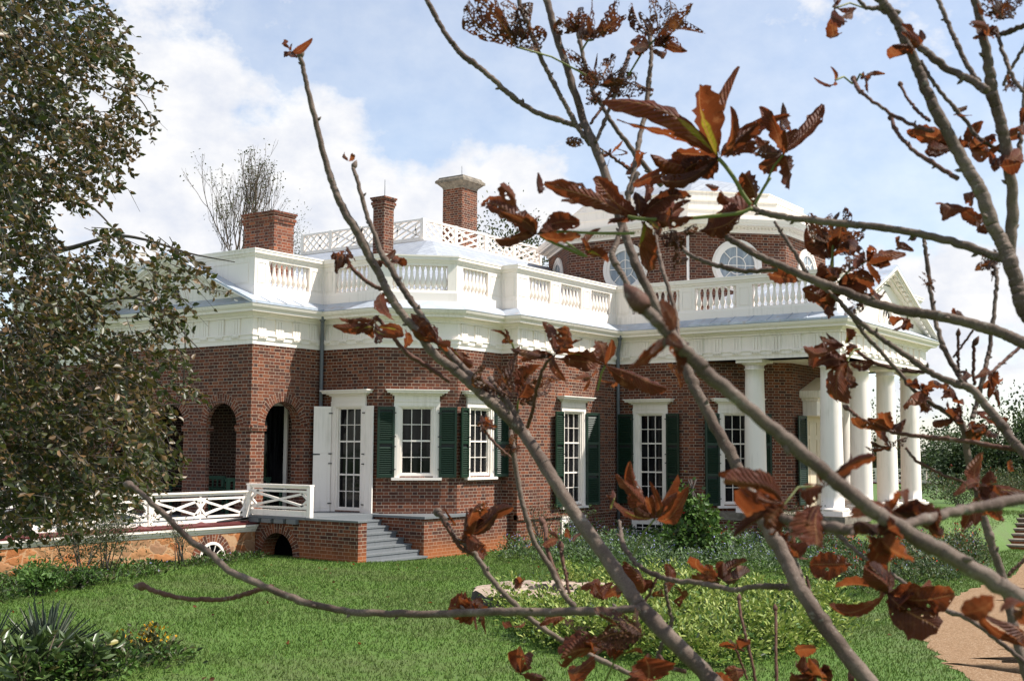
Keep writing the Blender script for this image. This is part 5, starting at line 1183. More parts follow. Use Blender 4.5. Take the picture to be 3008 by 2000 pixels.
# ================================================================== FOREGROUND TREE (withered palmate leaves)
fb = at(2150, 2900, 1.9); buck = thing('withered_tree', (fb.x, fb.y, fb.z), 'young tree of bare grey brown branches and curled rust brown leaves close to the viewer', 'tree')
def fbranch(code, d0, d1, pts, knots=None, young=False, tipbud=False):
    A = []; n = len(pts)
    for i, p in enumerate(pts):
        u, v = px(code, p[0], p[1]); hw = p[2]/CR[code][2] if code != 'S' else p[2]; d = d0+(d1-d0)*i/(n-1); A.append((*at(u, v, d), hw*.84*d/FPX))
    C = crom(A, 9); N = len(C); r = C[:, 3].copy()
    L = np.concatenate([[0], np.cumsum(np.linalg.norm(np.diff(C[:, :3], axis=0), axis=1))]); pos_ = .05+rnd.random()*.05
    while pos_ < L[-1]-.02:      # swollen nodes with leaf scars
        am = .26 if r.mean() < .005 else .10; r *= 1+am*np.exp(-((L-pos_)/.005)**2)+.06*np.exp(-((L-pos_-.012)/.012)**2); pos_ += rnd.uniform(.06, .15)
    C[:, :3] += rng.normal(0, .0006, (N, 3)); C2 = crom(np.concatenate([C[:, :3], r[:, None]], 1), 2)
    mb = MB(); mb.tube(C2[:, :3], np.maximum(C2[:, 3], .0005), 10)
    acc = .04
    while acc < L[-1]-.02:
        i = int(np.searchsorted(L, acc)); i = min(max(i, 1), N-1); rr = float(r[i])
        if rr < .011:
            ax = Vector(C[i, :3])-Vector(C[i-1, :3]); ax.normalize(); sd2 = ax.cross(Vector((rnd.gauss(0, 1), rnd.gauss(0, 1), rnd.gauss(0, 1)))).normalized(); kb = min(.0030, rr*.55)
            mb.lathe(tuple(Vector(C[i, :3])+sd2*rr*.7), [(kb*.7, 0), (kb, kb*1.0), (kb*.75, kb*2.2), (kb*.1, kb*3.4)], 7, axis=(sd2+ax*.8))
        acc += rnd.uniform(.05, .14)
    if tipbud:
        a, b = Vector(C[-2, :3]), Vector(C[-1, :3]); ax = (b-a).normalized(); k = float(max(r[-1], .0022))
        mb.lathe(tuple(b-ax*k), [(k*.9, 0), (k*1.7, k*1.6), (k*1.8, k*2.6), (k*1.2, k*4.5), (k*.2, k*6.5)], 10, axis=ax)
    return mb.build('twig' if young else 'branch', TWIGT if young else TWIG, buck)
V_ = 'V'
fbranch('S', 1.75, 1.9, [(2160, 2100, 34), (2092, 2000, 30), (1965, 1870, 29), (1882, 1782, 27)])
fbranch('S', 1.9, 2.15, [(1882, 1782, 26), (1798, 1660, 25), (1686, 1502, 23), (1600, 1365, 22), (1537, 1272, 20)])
fbranch('S', 2.15, 2.3, [(1537, 1272, 19), (1466, 1203, 18), (1400, 1145, 17), (1340, 1090, 16), (1271, 1036, 15), (1218, 964, 15), (1175, 914, 14), (1139, 857, 14), (1121, 818, 14), (1079, 743, 15), (1043, 671, 15), (1010, 618, 14), (985, 560, 12), (964, 500, 11), (930, 370, 10), (900, 245, 8.5), (882, 165, 8)], tipbud=True)
fbranch('S', 2.15, 2.4, [(1530, 1262, 15), (1470, 1190, 14), (1400, 1120, 13), (1340, 1060, 12), (1286, 1000, 12), (1236, 925, 11), (1207, 882, 11), (1175, 836, 11), (1146, 782, 11), (1121, 746, 10), (1096, 675, 8), (1079, 636, 8), (1050, 532, 7), (1036, 490, 6)], tipbud=True)
fbranch('S', 2.27, 2.32, [(1139, 853, 8), (1105, 843, 7), (1079, 828, 7), (1032, 786, 6), (1014, 755, 6)], young=True)
fbranch('S', 2.3, 2.35, [(1320, 1120, 8), (1270, 1085, 8), (1200, 1040, 8), (1150, 985, 7), (1110, 935, 7)], young=True)
fbranch('S', 2.15, 2.25, [(1540, 1268, 11), (1500, 1195, 11), (1455, 1135, 10), (1440, 1110, 9)])
fbranch('F', 2.12, 2.0, [(940, 1115, 22), (985, 960, 20), (1035, 720, 20), (1100, 540, 18), (1190, 450, 14)], young=True)
fbranch('F', 2.2, 2.2, [(700, 800, 14), (760, 700, 14), (820, 520, 14), (835, 430, 16)], young=True, tipbud=True)
fbranch('S', 1.85, 2.2, [(1882, 1788, 14), (1770, 1794, 14), (1620, 1797, 15), (1467, 1796, 14), (1275, 1802, 13), (1058, 1799, 12), (1008, 1792, 12), (893, 1767, 12), (765, 1716, 12), (676, 1677, 12), (612, 1620, 11), (561, 1588, 11), (485, 1512, 10), (421, 1454, 9), (385, 1425, 9)], tipbud=True)
fbranch('S', 2.1, 2.2, [(800, 1722, 9), (752, 1734, 8), (689, 1754, 8), (640, 1760, 8), (549, 1758, 8), (472, 1741, 8), (425, 1722, 9)], young=True, tipbud=True)
fbranch('S', 2.3, 2.4, [(1690, 1780, 10), (1658, 1748, 10), (1614, 1660, 10), (1570, 1590, 9), (1537, 1485, 9), (1518, 1390, 9), (1505, 1300, 9), (1500, 1265, 8)])
fbranch('S', 2.35, 2.45, [(1655, 1735, 7), (1615, 1640, 7), (1605, 1600, 7), (1603, 1560, 7), (1597, 1540, 7)], young=True, tipbud=True)
fbranch('E', 2.4, 2.45, [(1390, 1600, 15), (1360, 1450, 17), (1330, 1300, 18), (1318, 1200, 20)], young=True, tipbud=True)
fbranch('S', 2.2, 2.35, [(1880, 1990, 8), (1780, 1945, 9), (1660, 1885, 9), (1569, 1825, 9), (1493, 1755, 9), (1441, 1697, 9), (1390, 1620, 9), (1340, 1580, 8), (1300, 1520, 9), (1288, 1508, 9)], tipbud=True)
fbranch('E', 2.3, 2.3, [(560, 1250, 30), (530, 1170, 26), (500, 1090, 22), (500, 880, 8)], young=True)
fbranch('E', 2.3, 2.3, [(560, 1255, 22), (500, 1230, 20), (440, 1190, 20), (370, 1080, 20), (300, 980, 18)], young=True)
fbranch('E', 2.35, 2.35, [(880, 420, 14), (800, 350, 14), (710, 260, 13), (650, 170, 12), (630, 140, 10)], young=True)
# second stem
fbranch('S', 1.6, 1.8, [(2640, 2110, 34), (2551, 2000, 30), (2424, 1840, 28), (2347, 1722, 27), (2296, 1620, 26), (2220, 1493, 24)])
fbranch('S', 1.8, 2.05, [(2220, 1493, 23), (2156, 1352, 21), (2092, 1237, 20), (2028, 1110, 19), (1990, 1008, 18), (1939, 918, 17), (1875, 791, 16), (1837, 689, 15)])
fbranch('S', 2.05, 2.3, [(1837, 689, 15), (1786, 536, 15), (1748, 434, 15), (1735, 400, 14), (1716, 357, 14), (1671, 217, 13), (1633, 102, 13), (1607, 0, 12), (1590, -80, 12)])
fbranch('C5', 2.15, 2.2, [(1215, 1190, 26), (1100, 1030, 24), (1050, 930, 22), (970, 790, 22), (890, 640, 22), (790, 430, 24), (720, 240, 24), (650, 80, 24), (590, -120, 22)])
fbranch('C5', 2.2, 2.3, [(1180, 1040, 24), (1080, 1030, 24), (960, 990, 26), (780, 930, 26), (600, 820, 26), (420, 660, 26), (280, 540, 26), (170, 460, 28), (90, 370, 26), (0, 240, 24), (-100, 60, 24), (-200, -120, 22)])
fbranch('C5', 2.2, 2.3, [(1215, 1020, 14), (1310, 890, 14), (1400, 730, 15), (1480, 580, 16), (1535, 450, 17)], young=True, tipbud=True)
fbranch('C5', 2.1, 2.2, [(1260, 1170, 18), (1310, 1060, 18), (1380, 870, 18), (1440, 740, 18), (1480, 660, 18)])
fbranch('C5', 2.05, 2.25, [(1520, 1600, 26), (1560, 1470, 24), (1600, 1250, 24), (1640, 1060, 24), (1680, 850, 26), (1705, 600, 22), (1715, 420, 20), (1700, 270, 24)], tipbud=True)
fbranch('C3', 1.95, 2.05, [(1250, 960, 26), (1210, 880, 28), (1150, 780, 30), (1115, 700, 32), (1150, 600, 26), (1190, 470, 26), (1250, 220, 26), (1330, 20, 26)])
fbranch('C5', 2.25, 2.4, [(1800, 1520, 30), (1720, 1430, 26), (1560, 1230, 24), (1420, 1050, 22), (1330, 900, 20), (1240, 760, 22), (1190, 600, 20), (1140, 400, 20), (1115, 250, 22)], tipbud=True)
fbranch('C5', 2.2, 2.2, [(1600, 1430, 14), (1500, 1370, 14), (1420, 1310, 14), (1370, 1270, 12), (1280, 1210, 6)], young=True)
fbranch('C3', 1.95, 2.2, [(1660, 1420, 18), (1650, 1250, 20), (1610, 1080, 20), (1540, 850, 20), (1500, 690, 20), (1475, 560, 18), (1480, 430, 16)])
# nearest, out of focus branch
fbranch('S', 1.05, 1.0, [(a, b, c*.88) for a, b, c in [(1868, 880, 23), (1905, 918, 25), (1990, 1008, 26), (2092, 1110, 27), (2245, 1237, 27), (2398, 1365, 28), (2538, 1480, 30), (2679, 1570, 31), (2858, 1671, 34), (3008, 1765, 36), (3150, 1850, 38)]])
mb = MB(); pA, pB = at(1895, 908, 1.04), at(1815, 815, 1.06); ax = (pB-pA).normalized(); mb.lathe(tuple(pA), [(.0065, 0), (.009, .006), (.0092, .012), (.007, .022), (.003, .029), (.0004, .033)], 14, axis=ax); mb.build('bud', TWIGT, buck)
fbranch('S', 1.05, 1.12, [(2640, 1545, 18), (2564, 1553, 18), (2480, 1553, 18), (2400, 1545, 18), (2335, 1533, 18), (2300, 1522, 16)])
fbranch('S', 1.02, 1.15, [(2600, 1555, 14), (2700, 1530, 18), (2790, 1506, 18), (2900, 1484, 19), (3030, 1462, 20)])
# right hand branches
fbranch('S', 1.7, 2.0, [(3080, 1040, 22), (3008, 1008, 21), (2949, 980, 20), (2855, 951, 19), (2753, 927, 18), (2663, 914, 17), (2569, 890, 17), (2480, 857, 16), (2406, 829, 15), (2329, 796, 14), (2235, 755, 13), (2194, 731, 12), (2133, 694, 11), (2090, 655, 9)])
fbranch('S', 1.95, 2.1, [(2285, 792, 8), (2200, 796, 8), (2132, 786, 8), (2079, 771, 8), (2029, 750, 7), (2000, 725, 7)])
fbranch('S', 1.6, 1.75, [(2960, 762, 16), (2916, 751, 15), (2835, 722, 15), (2712, 690, 14), (2590, 669, 13), (2480, 657, 13), (2365, 645, 12), (2276, 633, 11), (2198, 610, 10)])
fbranch('S', 1.5, 1.6, [(3060, 980, 30), (3008, 906, 28), (2986, 829, 26), (2965, 763, 25), (2949, 722, 24), (2916, 661, 23), (2879, 560, 24), (2843, 500, 23), (2800, 421, 21), (2757, 343, 20), (2718, 257, 19), (2693, 196, 17), (2657, 114, 16), (2629, 54, 16), (2586, 0, 16), (2540, -60, 15)])
fbranch('S', 1.55, 1.7, [(2740, 385, 9), (2700, 375, 7), (2610, 330, 6), (2540, 279, 6), (2516, 255, 7), (2506, 232, 6)], young=True, tipbud=True)
fbranch('S', 1.6, 1.7, [(2730, 355, 6), (2710, 340, 6), (2673, 300, 5), (2645, 252, 5)], young=True, tipbud=True)
fbranch('S', 1.55, 1.7, [(2815, 525, 9), (2740, 480, 8), (2670, 430, 7), (2630, 380, 7), (2616, 345, 6)], young=True, tipbud=True)
fbranch('S', 1.55, 1.65, [(2900, 268, 16), (2850, 235, 14), (2780, 200, 13), (2710, 145, 13), (2680, 108, 12), (2650, 85, 12)])
fbranch('S', 1.65, 1.65, [(2965, 763, 22), (2975, 600, 19), (2960, 470, 20), (2940, 360, 20), (2915, 280, 20), (2905, 200, 18), (2885, 90, 15), (2865, 0, 13), (2850, -60, 12)])
fbranch('S', 1.7, 1.8, [(2875, 240, 9), (2840, 190, 9), (2810, 125, 8), (2785, 70, 8), (2757, 0, 8), (2740, -40, 8)])
fbranch('S', 1.7, 1.7, [(2645, 40, 8), (2585, 25, 9), (2540, 20, 6), (2500, -40, 6)])
fbranch('S', 1.6, 1.7, [(3050, 60, 9), (3008, 75, 9), (2960, 95, 9), (2935, 102, 8)])
fbranch('S', 1.7, 1.6, [(2928, 85, 6), (2935, 115, 7), (2955, 180, 7), (2980, 235, 7), (3005, 270, 7)])
fbranch('S', 1.7, 1.7, [(3040, 80, 6), (3008, 140, 6), (2975, 195, 6), (2948, 250, 6)])
fbranch('S', 1.75, 1.7, [(2705, 180, 7), (2735, 235, 7), (2790, 300, 7), (2840, 360, 7), (2880, 410, 7), (2950, 450, 7)])
fbranch('S', 1.7, 1.75, [(2990, 480, 9), (3000, 380, 8), (3010, 280, 7), (3015, 200, 7)])
fbranch('S', 1.95, 2.1, [(2847, 1143, 13), (2835, 1127, 11), (2810, 1090, 10), (2773, 1024, 9), (2753, 959, 8), (2741, 902, 8), (2729, 812, 7), (2716, 722, 7), (2712, 682, 6)])
fbranch('S', 1.75, 2.0, [(3060, 1375, 18), (3008, 1330, 17), (2975, 1295, 16), (2948, 1254, 16), (2904, 1201, 15), (2854, 1143, 14), (2794, 1122, 12), (2720, 1086, 11), (2671, 1049, 10), (2602, 1004, 9), (2508, 931, 9), (2467, 886, 8), (2418, 845, 7), (2370, 800, 7), (2330, 735, 7), (2300, 690, 6), (2274, 650, 5)])
fbranch('S', 1.95, 2.0, [(2948, 1700, 15), (2917, 1612, 14), (2890, 1522, 14), (2868, 1433, 13), (2841, 1335, 12), (2827, 1250, 12), (2770, 1205, 9), (2693, 1154, 7), (2636, 1087, 7), (2582, 1028, 7), (2541, 984, 7), (2508, 938, 7)])
fbranch('S', 1.9, 1.95, [(3060, 2100, 17), (3000, 1930, 16), (2970, 1800, 15), (2948, 1700, 15)])
fbranch('S', 2.0, 2.1, [(2725, 1092, 6), (2690, 1092, 6), (2640, 1086, 6), (2580, 1070, 6), (2535, 1045, 6), (2515, 1026, 6)], young=True, tipbud=True)
fbranch('S', 1.8, 1.95, [(2985, 1318, 10), (2950, 1315, 9), (2850, 1297, 8), (2760, 1287, 8), (2660, 1276, 7), (2580, 1256, 6), (2520, 1225, 6), (2492, 1200, 6)], young=True, tipbud=True)
fbranch('S', 1.9, 1.95, [(2870, 1440, 5), (2840, 1420, 5), (2760, 1390, 5), (2690, 1350, 5), (2660, 1315, 5)], young=True)
fbranch('S', 1.9, 2.0, [(2855, 1230, 9), (2870, 1180, 8), (2895, 1080, 8), (2905, 1030, 8), (2918, 930, 7), (2928, 840, 7), (2926, 790, 7)])
fbranch('S', 2.0, 2.0, [(2800, 1050, 4), (2830, 1010, 4), (2860, 970, 4)], young=True)
fbranch('S', 2.0, 2.0, [(2815, 1090, 5), (2815, 1040, 5), (2815, 985, 5)], young=True, tipbud=True)
fbranch('S', 2.0, 2.0, [(2862, 1130, 6), (2860, 1070, 6), (2860, 1010, 6)], young=True, tipbud=True)
fbranch('S', 1.9, 1.95, [(2905, 1100, 6), (2950, 1060, 6), (3008, 1010, 6)], young=True)
fbranch('S', 1.8, 2.0, [(3060, 1985, 9), (3008, 1943, 9), (2922, 1872, 8), (2839, 1814, 8), (2777, 1789, 8), (2673, 1723, 7), (2632, 1694, 7), (2532, 1632, 7), (2466, 1574, 7), (2400, 1500, 6)])
fbranch('S', 1.9, 1.95, [(2945, 1700, 7), (2880, 1661, 6), (2810, 1632, 6), (2720, 1590, 6)], young=True)
fbranch('S', 1.9, 1.9, [(2960, 1690, 6), (2985, 1665, 6), (3030, 1625, 6)], young=True)
fbranch('S', 1.74, 2.1, [(2352, 1730, 14), (2310, 1722, 11), (2221, 1722, 9), (2155, 1732, 9), (2068, 1714, 9), (1967, 1702, 9), (1890, 1671, 8), (1850, 1630, 9), (1829, 1595, 9), (1823, 1560, 6), (1819, 1527, 5)])
fbranch('S', 2.0, 2.0, [(1890, 1773, 6), (1912, 1735, 5), (1931, 1692, 5)], young=True)
fbranch('S', 2.0, 2.0, [(1918, 1975, 7), (1931, 1931, 7), (1946, 1885, 6), (1972, 1829, 7), (1967, 1793, 6), (1956, 1742, 6), (1955, 1710, 5)])
fbranch('S', 1.9, 1.95, [(2015, 1972, 8), (1962, 1956, 7), (1936, 1925, 7)], young=True)
for pts in ([(2230, 2060, 6), (2201, 1905, 5), (2180, 1829, 5), (2170, 1762, 5)], [(2284, 2060, 6), (2279, 1905, 5), (2279, 1792, 5)]): fbranch('S', 2.2, 2.3, pts, young=True, tipbud=True)
fbranch('S', 2.2, 2.2, [(2195, 1995, 4), (2175, 1940, 4), (2162, 1905, 4)], young=True)
fbranch('S', 1.7, 1.75, [(2403, 1800, 9), (2385, 1760, 7), (2372, 1705, 5), (2368, 1690, 3)], young=True)
fbranch('S', 1.9, 1.95, [(2362, 1722, 8), (2345, 1670, 8), (2318, 1590, 8), (2314, 1560, 7)])

# ---- compound leaves: hub, leaflets (tip x, tip y, half width) in the same frame
LEAFD = []
def dleaf(code, d, hub, tips, m_, pet=None, bend=1.0, broad=False):
    if len(tips) > 2: tips = list(tips)+[(hub[0]+(q[0]-hub[0])*f+rnd.gauss(0, .16)*abs(q[1]-hub[1]), hub[1]+(q[1]-hub[1])*f+rnd.gauss(0, .16)*abs(q[0]-hub[0]), q[2]*.8) for q in tips if len(q) < 4 and rnd.random() < .6 for f in (rnd.uniform(.5, .8),)]
    V = []; UV = []; F = []; sc = CR[code][2]; H = at(*px(code, *hub), d); mset = [m_, PETI]; MI = []
    for tp_ in tips:
        tx, ty, hw = tp_[:3]; h0 = px(code, *(tp_[3] if len(tp_) > 3 else hub)); dz = rnd.uniform(-.05, .05)*d; A = at(*h0, d); T = at(*px(code, tx, ty), d+dz); ax = T-A; L = ax.length
        if L < 1e-4: continue
        w = hw/sc*d/FPX*1.15; axn = ax.normalized(); view = (A-CAM).normalized(); side0 = axn.cross(view).normalized(); nrm0 = side0.cross(axn).normalized()
        roll = rnd.uniform(-.75, .75); side = side0*math.cos(roll)+nrm0*math.sin(roll); nrm = side.cross(axn)
        w /= max(.6, abs(math.cos(roll))); sag = rnd.uniform(-.22, .22)*L*bend; fold = rnd.uniform(.2, .7); curl = rnd.uniform(-1.2, 1.2); tw = rnd.uniform(-1.3, 1.3); ph = rnd.uniform(0, 6.28); rip = rnd.uniform(.06, .14)
        hook = rnd.uniform(-1.3, 1.3)*L; NT2, NS = 19, 9; b = len(V)
        jag = np.cumsum(rng.normal(0, .12, (NT2, 2)), 0)*.5+rng.normal(0, .10, (NT2, 2))
        for i in range(NT2):
            t = i/(NT2-1); c = A+ax*t+(side0*.6+nrm0*.8)*sag*math.sin(math.pi*t)+(nrm0*hook+side0*hook*.5)*max(0, t-.6)**2
            wid = w*max(.05, (math.sin(math.pi*min(1, t**1.45*.95+.03)))**.62)
            if t < .16: wid *= (t/.16)**1.5*.93+.05
            a2 = tw*t; s2 = side*math.cos(a2)+nrm*math.sin(a2); n2 = s2.cross(axn)
            for j in range(NS):
                s = -1+2*j/(NS-1); e = (1+jag[i, 0 if s < 0 else 1]*(abs(s) > .6)); x = s*wid*max(.25, e)
                lift = abs(s)*fold*wid+curl*wid*s*s*t+rip*w*math.sin(t*34+ph+s*1.5)*abs(s)**.8
                V.append(tuple(c+s2*x*(1-.25*fold)+n2*lift)); UV.append((s, t))
        for i in range(NT2-1):
            for j in range(NS-1): F.append((b+i*NS+j, b+i*NS+j+1, b+(i+1)*NS+j+1, b+(i+1)*NS+j)); MI.append(0)
    if pet:
        P0 = at(*px(code, *pet), d+.02); b = len(V); q = [P0, P0.lerp(H, .5)+Vector((0, 0, .008)), H]; pr = .0016*d/1.8
        for p in q:
            for k in range(5): a = 2*math.pi*k/5; V.append(tuple(p+pr*(rgt*math.cos(a)+dwn*math.sin(a)))); UV.append((.5, .5))
        for i in range(2):
            for k in range(5): F.append((b+i*5+k, b+i*5+(k+1) % 5, b+(i+1)*5+(k+1) % 5, b+(i+1)*5+k)); MI.append(1)
    LEAFD.append((np.array(V), np.array(F), np.array(UV), m_, MI))
def clump(code, d, c, r, n=9, m_=None):
    dleaf(code, d, c, [(c[0]+r*math.cos(a)*rnd.uniform(.5, 1.1), c[1]+r*math.sin(a)*rnd.uniform(.5, 1.1), r*rnd.uniform(.2, .4)) for a in (6.28*k/n+rnd.random() for k in range(n))], m_ or LL)
# cluster in front of the wall cornice
dleaf('F', 2.0, (1190, 450), [(1072, 160, 42), (1300, 185, 110), (1435, 300, 40), (912, 360, 45), (880, 480, 35), (1610, 530, 70, (1230, 480)), (1262, 660, 32)], LB)
dleaf('F', 2.0, (1250, 430), [(1640, 540, 30), (1340, 420, 35)], LG)
dleaf('F', 1.95, (1655, 545), [(1580, 300, 85), (1715, 300, 34), (2125, 770, 62)], LB, (1585, 770))
dleaf('F', 2.2, (860, 850), [(440, 570, 50), (690, 545, 60), (790, 560, 45), (890, 560, 55), (1265, 610, 55), (1075, 610, 50), (960, 640, 75), (1010, 820, 35)], LL, (842, 1000))
dleaf('F', 2.15, (860, 840), [(1010, 560, 65), (930, 700, 60)], LB)
dleaf('F', 2.2, (772, 335), [(622, 215, 18), (700, 315, 20), (752, 240, 24), (800, 320, 18)], LG, (822, 420))
dleaf('F', 1.05, (2290, 260), [(1890, 590, 75), (2230, 20, 60), (2300, 600, 62), (2352, 420, 60)], LB)
clump('F', 2.25, (640, 720), 95); clump('F', 2.35, (800, 1310), 80); clump('F', 2.4, (560, 1080), 60, 6, LB)
dleaf('F', 2.2, (2352, 790), [(2205, 530, 42)], LL)
dleaf('F', 2.2, (1520, 660), [(1435, 665, 22), (1440, 770, 18), (1560, 640, 22)], LB); dleaf('F', 2.1, (1760, 700), [(1670, 660, 40), (1620, 640, 14)], LB)
dleaf('F', 2.3, (300, 470), [(200, 400, 50), (120, 300, 45), (440, 540, 30)], LB); dleaf('F', 2.3, (250, 420), [(370, 480, 22)], LG)
# flame shaped leaf over the tall window
dleaf('E', 1.8, (2130, 950), [(1885, 480, 72), (1805, 555, 34), (1890, 750, 52), (2122, 690, 26), (2325, 570, 44), (2400, 740, 56), (2060, 760, 40)], LB, (1940, 1270))
dleaf('E', 1.8, (2120, 945), [(1735, 790, 30), (1810, 690, 40, (1740, 880))], LG)
dleaf('E', 2.3, (505, 1085), [(560, 870, 40), (640, 860, 70), (660, 960, 55), (895, 795, 52), (640, 1170, 50), (675, 1240, 35), (440, 1145, 28)], LB)
dleaf('E', 2.3, (545, 1245), [(640, 1250, 45), (600, 1180, 40), (460, 1215, 25)], LB)
dleaf('E', 2.4, (1300, 1130), [(1205, 1075, 22), (1160, 1190, 45)], LB); dleaf('E', 2.4, (1410, 1145), [(1340, 1080, 24), (1465, 1085, 22)], LB)
dleaf('E', 2.4, (340, 980), [(330, 890, 14), (345, 965, 14)], LB); clump('E', 2.35, (690, 125), 55, 6, LB)
# big cluster before the dome
dleaf('Z', 1.75, (780, 410), [(455, 80, 92), (822, 110, 62), (1120, 205, 88), (1175, 250, 48), (1215, 385, 44), (1050, 500, 40)], LB)
dleaf('Z', 1.7, (690, 410), [(20, 175, 72), (0, 60, 34, (60, 200)), (510, 450, 22)], LB)
dleaf('Z', 1.72, (830, 430), [(790, 750, 88), (960, 560, 45)], LG)
dleaf('Z', 1.8, (960, 440), [(1040, 330, 60), (1000, 470, 50), (1180, 290, 40)], LB)
dleaf('C3', 1.65, (500, 525), [(5, 215, 72), (215, 135, 58, (330, 300)), (255, 345, 58), (140, 585, 50), (860, 530, 42), (840, 420, 56), (470, 400, 50)], LB, (905, 710))
dleaf('C3', 1.8, (890, 660), [(850, 560, 26), (975, 510, 30), (1075, 740, 50)], LG)
dleaf('Z', 1.8, (1240, 520), [(1575, 305, 85), (1565, 410, 66)], LB)
dleaf('Z', 1.85, (1650, 330), [(1425, 215, 38), (1600, 85, 55), (1285, 165, 26, (1400, 185)), (1520, 260, 40)], LB, (1690, 350))
dleaf('Z', 1.8, (1080, 540), [(1020, 600, 55), (1190, 500, 40), (1150, 760, 40), (1080, 820, 38)], LL)
dleaf('C5', 1.72, (2270, 1305), [(1345, 790, 95), (2075, 690, 130)], LG)
dleaf('C5', 1.72, (2280, 1300), [(1430, 1035, 55), (2467, 535, 52), (2790, 950, 75), (2600, 1000, 45), (1720, 1300, 90), (1510, 1470, 70), (1950, 1480, 80)], LB)
dleaf('C6', 1.75, (285, 1270), [(130, 865, 42), (268, 1030, 30), (430, 1060, 55), (270, 900, 50, (330, 1040)), (690, 860, 58), (345, 1530, 88), (20, 1400, 80), (10, 1260, 58), (90, 1130, 26)], LB, (120, 1560))
# top clusters, eaten to lace
dleaf('C5', 2.1, (610, 390), [(150, 30, 72), (275, -20, 80), (560, -20, 80), (750, 30, 66), (840, 250, 48)], LL, (1180, 620))
dleaf('C5', 2.2, (1240, 330), [(1470, 120, 48), (1460, 10, 55), (1235, -10, 40), (1130, 290, 40), (1220, 150, 34)], LL, (1150, 410))
dleaf('C5', 2.2, (1110, 270), [(960, 155, 60), (1045, 90, 40), (1150, 80, 55), (1240, 240, 45)], LL)
dleaf('C5', 2.15, (1755, 320), [(1560, 20, 50), (1720, -20, 62), (1870, -20, 62), (2060, -10, 52), (2120, 250, 40), (1990, 405, 52), (1890, 320, 48)], LL, (1530, 620))
dleaf('C5', 2.1, (1700, 400), [(1505, 292, 60), (1565, 400, 46), (1990, 400, 40)], LB)
dleaf('C5', 2.15, (1290, 710), [(1000, 390, 48), (1165, 560, 58), (1400, 470, 80), (1500, 520, 50), (1660, 760, 70), (1650, 640, 50), (1250, 520, 40)], LL)
clump('C5', 2.2, (1250, 800), 80, 8, LL)
dleaf('C5', 2.1, (1165, 1190), [(1025, 1150, 34), (1050, 1110, 24)], LL); dleaf('C5', 2.15, (1380, 1280), [(1290, 1245, 22), (1480, 1220, 14), (1385, 1225, 14), (1320, 1360, 6)], LB); dleaf('C5', 2.1, (1600, 1400), [(1520, 1340, 20), (1460, 1400, 22), (1665, 1270, 40)], LB)
# right side
dleaf('C6', 1.7, (705, 70), [(722, -30, 26), (735, 330, 36), (865, 200, 42)], LB, (950, 70))
dleaf('C6', 1.75, (710, 660), [(540, 640, 28), (700, 590, 16)], LB, (850, 690)); dleaf('C6', 1.75, (950, 630), [(1080, 600, 18), (945, 670, 26), (945, 575, 14)], LB, (880, 680))
dleaf('C6', 1.6, (1720, 1200), [(1320, 1115, 68), (1450, 1270, 50), (1470, 1180, 40)], LB)
dleaf('C6', 1.75, (1810, 1220), [(1735, 1120, 34), (2060, 1195, 52), (2045, 1070, 60), (1905, 1005, 46), (1985, 1240, 30)], LB); dleaf('C6', 1.75, (1810, 1215), [(1960, 1160, 30)], LG)
dleaf('C6', 1.55, (1360, 400), [(1300, 240, 50), (1110, 480, 46), (1180, 370, 25), (1390, 260, 34), (1360, 330, 36)], LB)
dleaf('C6', 1.6, (1950, 290), [(1720, 210, 22), (2015, 200, 60), (1865, 325, 22), (1930, 200, 60)], LB); dleaf('C6', 1.65, (2040, 160), [(1960, 10, 72), (2100, 10, 60), (2125, 90, 50)], LL)
dleaf('C6', 1.65, (2250, 1020), [(2195, 1165, 42), (2262, 880, 36), (2262, 1120, 40)], LB); dleaf('C6', 1.75, (1720, 920), [(1790, 870, 30), (1780, 950, 14)], LB); clump('C6', 1.7, (2150, 700), 60, 7)
dleaf('C6', 1.6, (2060, 1370), [(1970, 1270, 50), (2230, 1215, 60), (2245, 1330, 62), (1980, 1390, 50), (2150, 1280, 40)], LB)
dleaf('C4', 2.0, (850, 285), [(705, 60, 34), (800, 40, 40), (912, 42, 46), (1045, 110, 26), (665, 170, 52), (1085, 240, 52), (1010, 325, 50), (1000, 372, 26), (940, 165, 52), (760, 200, 40)], LL, (850, 540))
dleaf('C4', 2.0, (820, 400), [(665, 225, 46), (990, 300, 44), (940, 200, 36)], LB)
dleaf('C4', 1.95, (1090, 410), [(1165, 290, 32), (1308, 345, 48), (1180, 570, 36), (980, 320, 26), (990, 490, 34)], LB, (890, 560)); dleaf('C4', 1.95, (1095, 415), [(1262, 440, 28)], LG); dleaf('C4', 2.0, (1080, 420), [(905, 440, 45), (900, 500, 40)], LL)
dleaf('C4', 1.98, (880, 555), [(740, 430, 52), (850, 455, 52), (1060, 540, 46), (1130, 570, 52), (1060, 640, 48), (760, 520, 40)], LB); dleaf('C4', 1.95, (1130, 670), [(1105, 640, 20), (1225, 650, 34), (1150, 612, 26)], LB)
dleaf('C4', 1.95, (610, 560), [(388, 512, 42), (400, 460, 24)], LB); dleaf('C4', 1.95, (850, 735), [(642, 640, 52), (700, 690, 54), (800, 640, 54), (850, 790, 36)], LB); dleaf('C4', 1.95, (1000, 720), [(940, 640, 18), (1085, 740, 22), (990, 790, 26)], LL)
dleaf('C4', 1.85, (950, 1130), [(650, 1115, 72), (860, 1375, 78), (800, 1190, 40), (1150, 1145, 34), (930, 1090, 40)], LB, (1050, 1040)); dleaf('C4', 1.85, (940, 1020), [(718, 1000, 36), (755, 968, 24), (1000, 1060, 34)], LB); dleaf('C4', 1.85, (940, 1010), [(945, 890, 40)], LG)
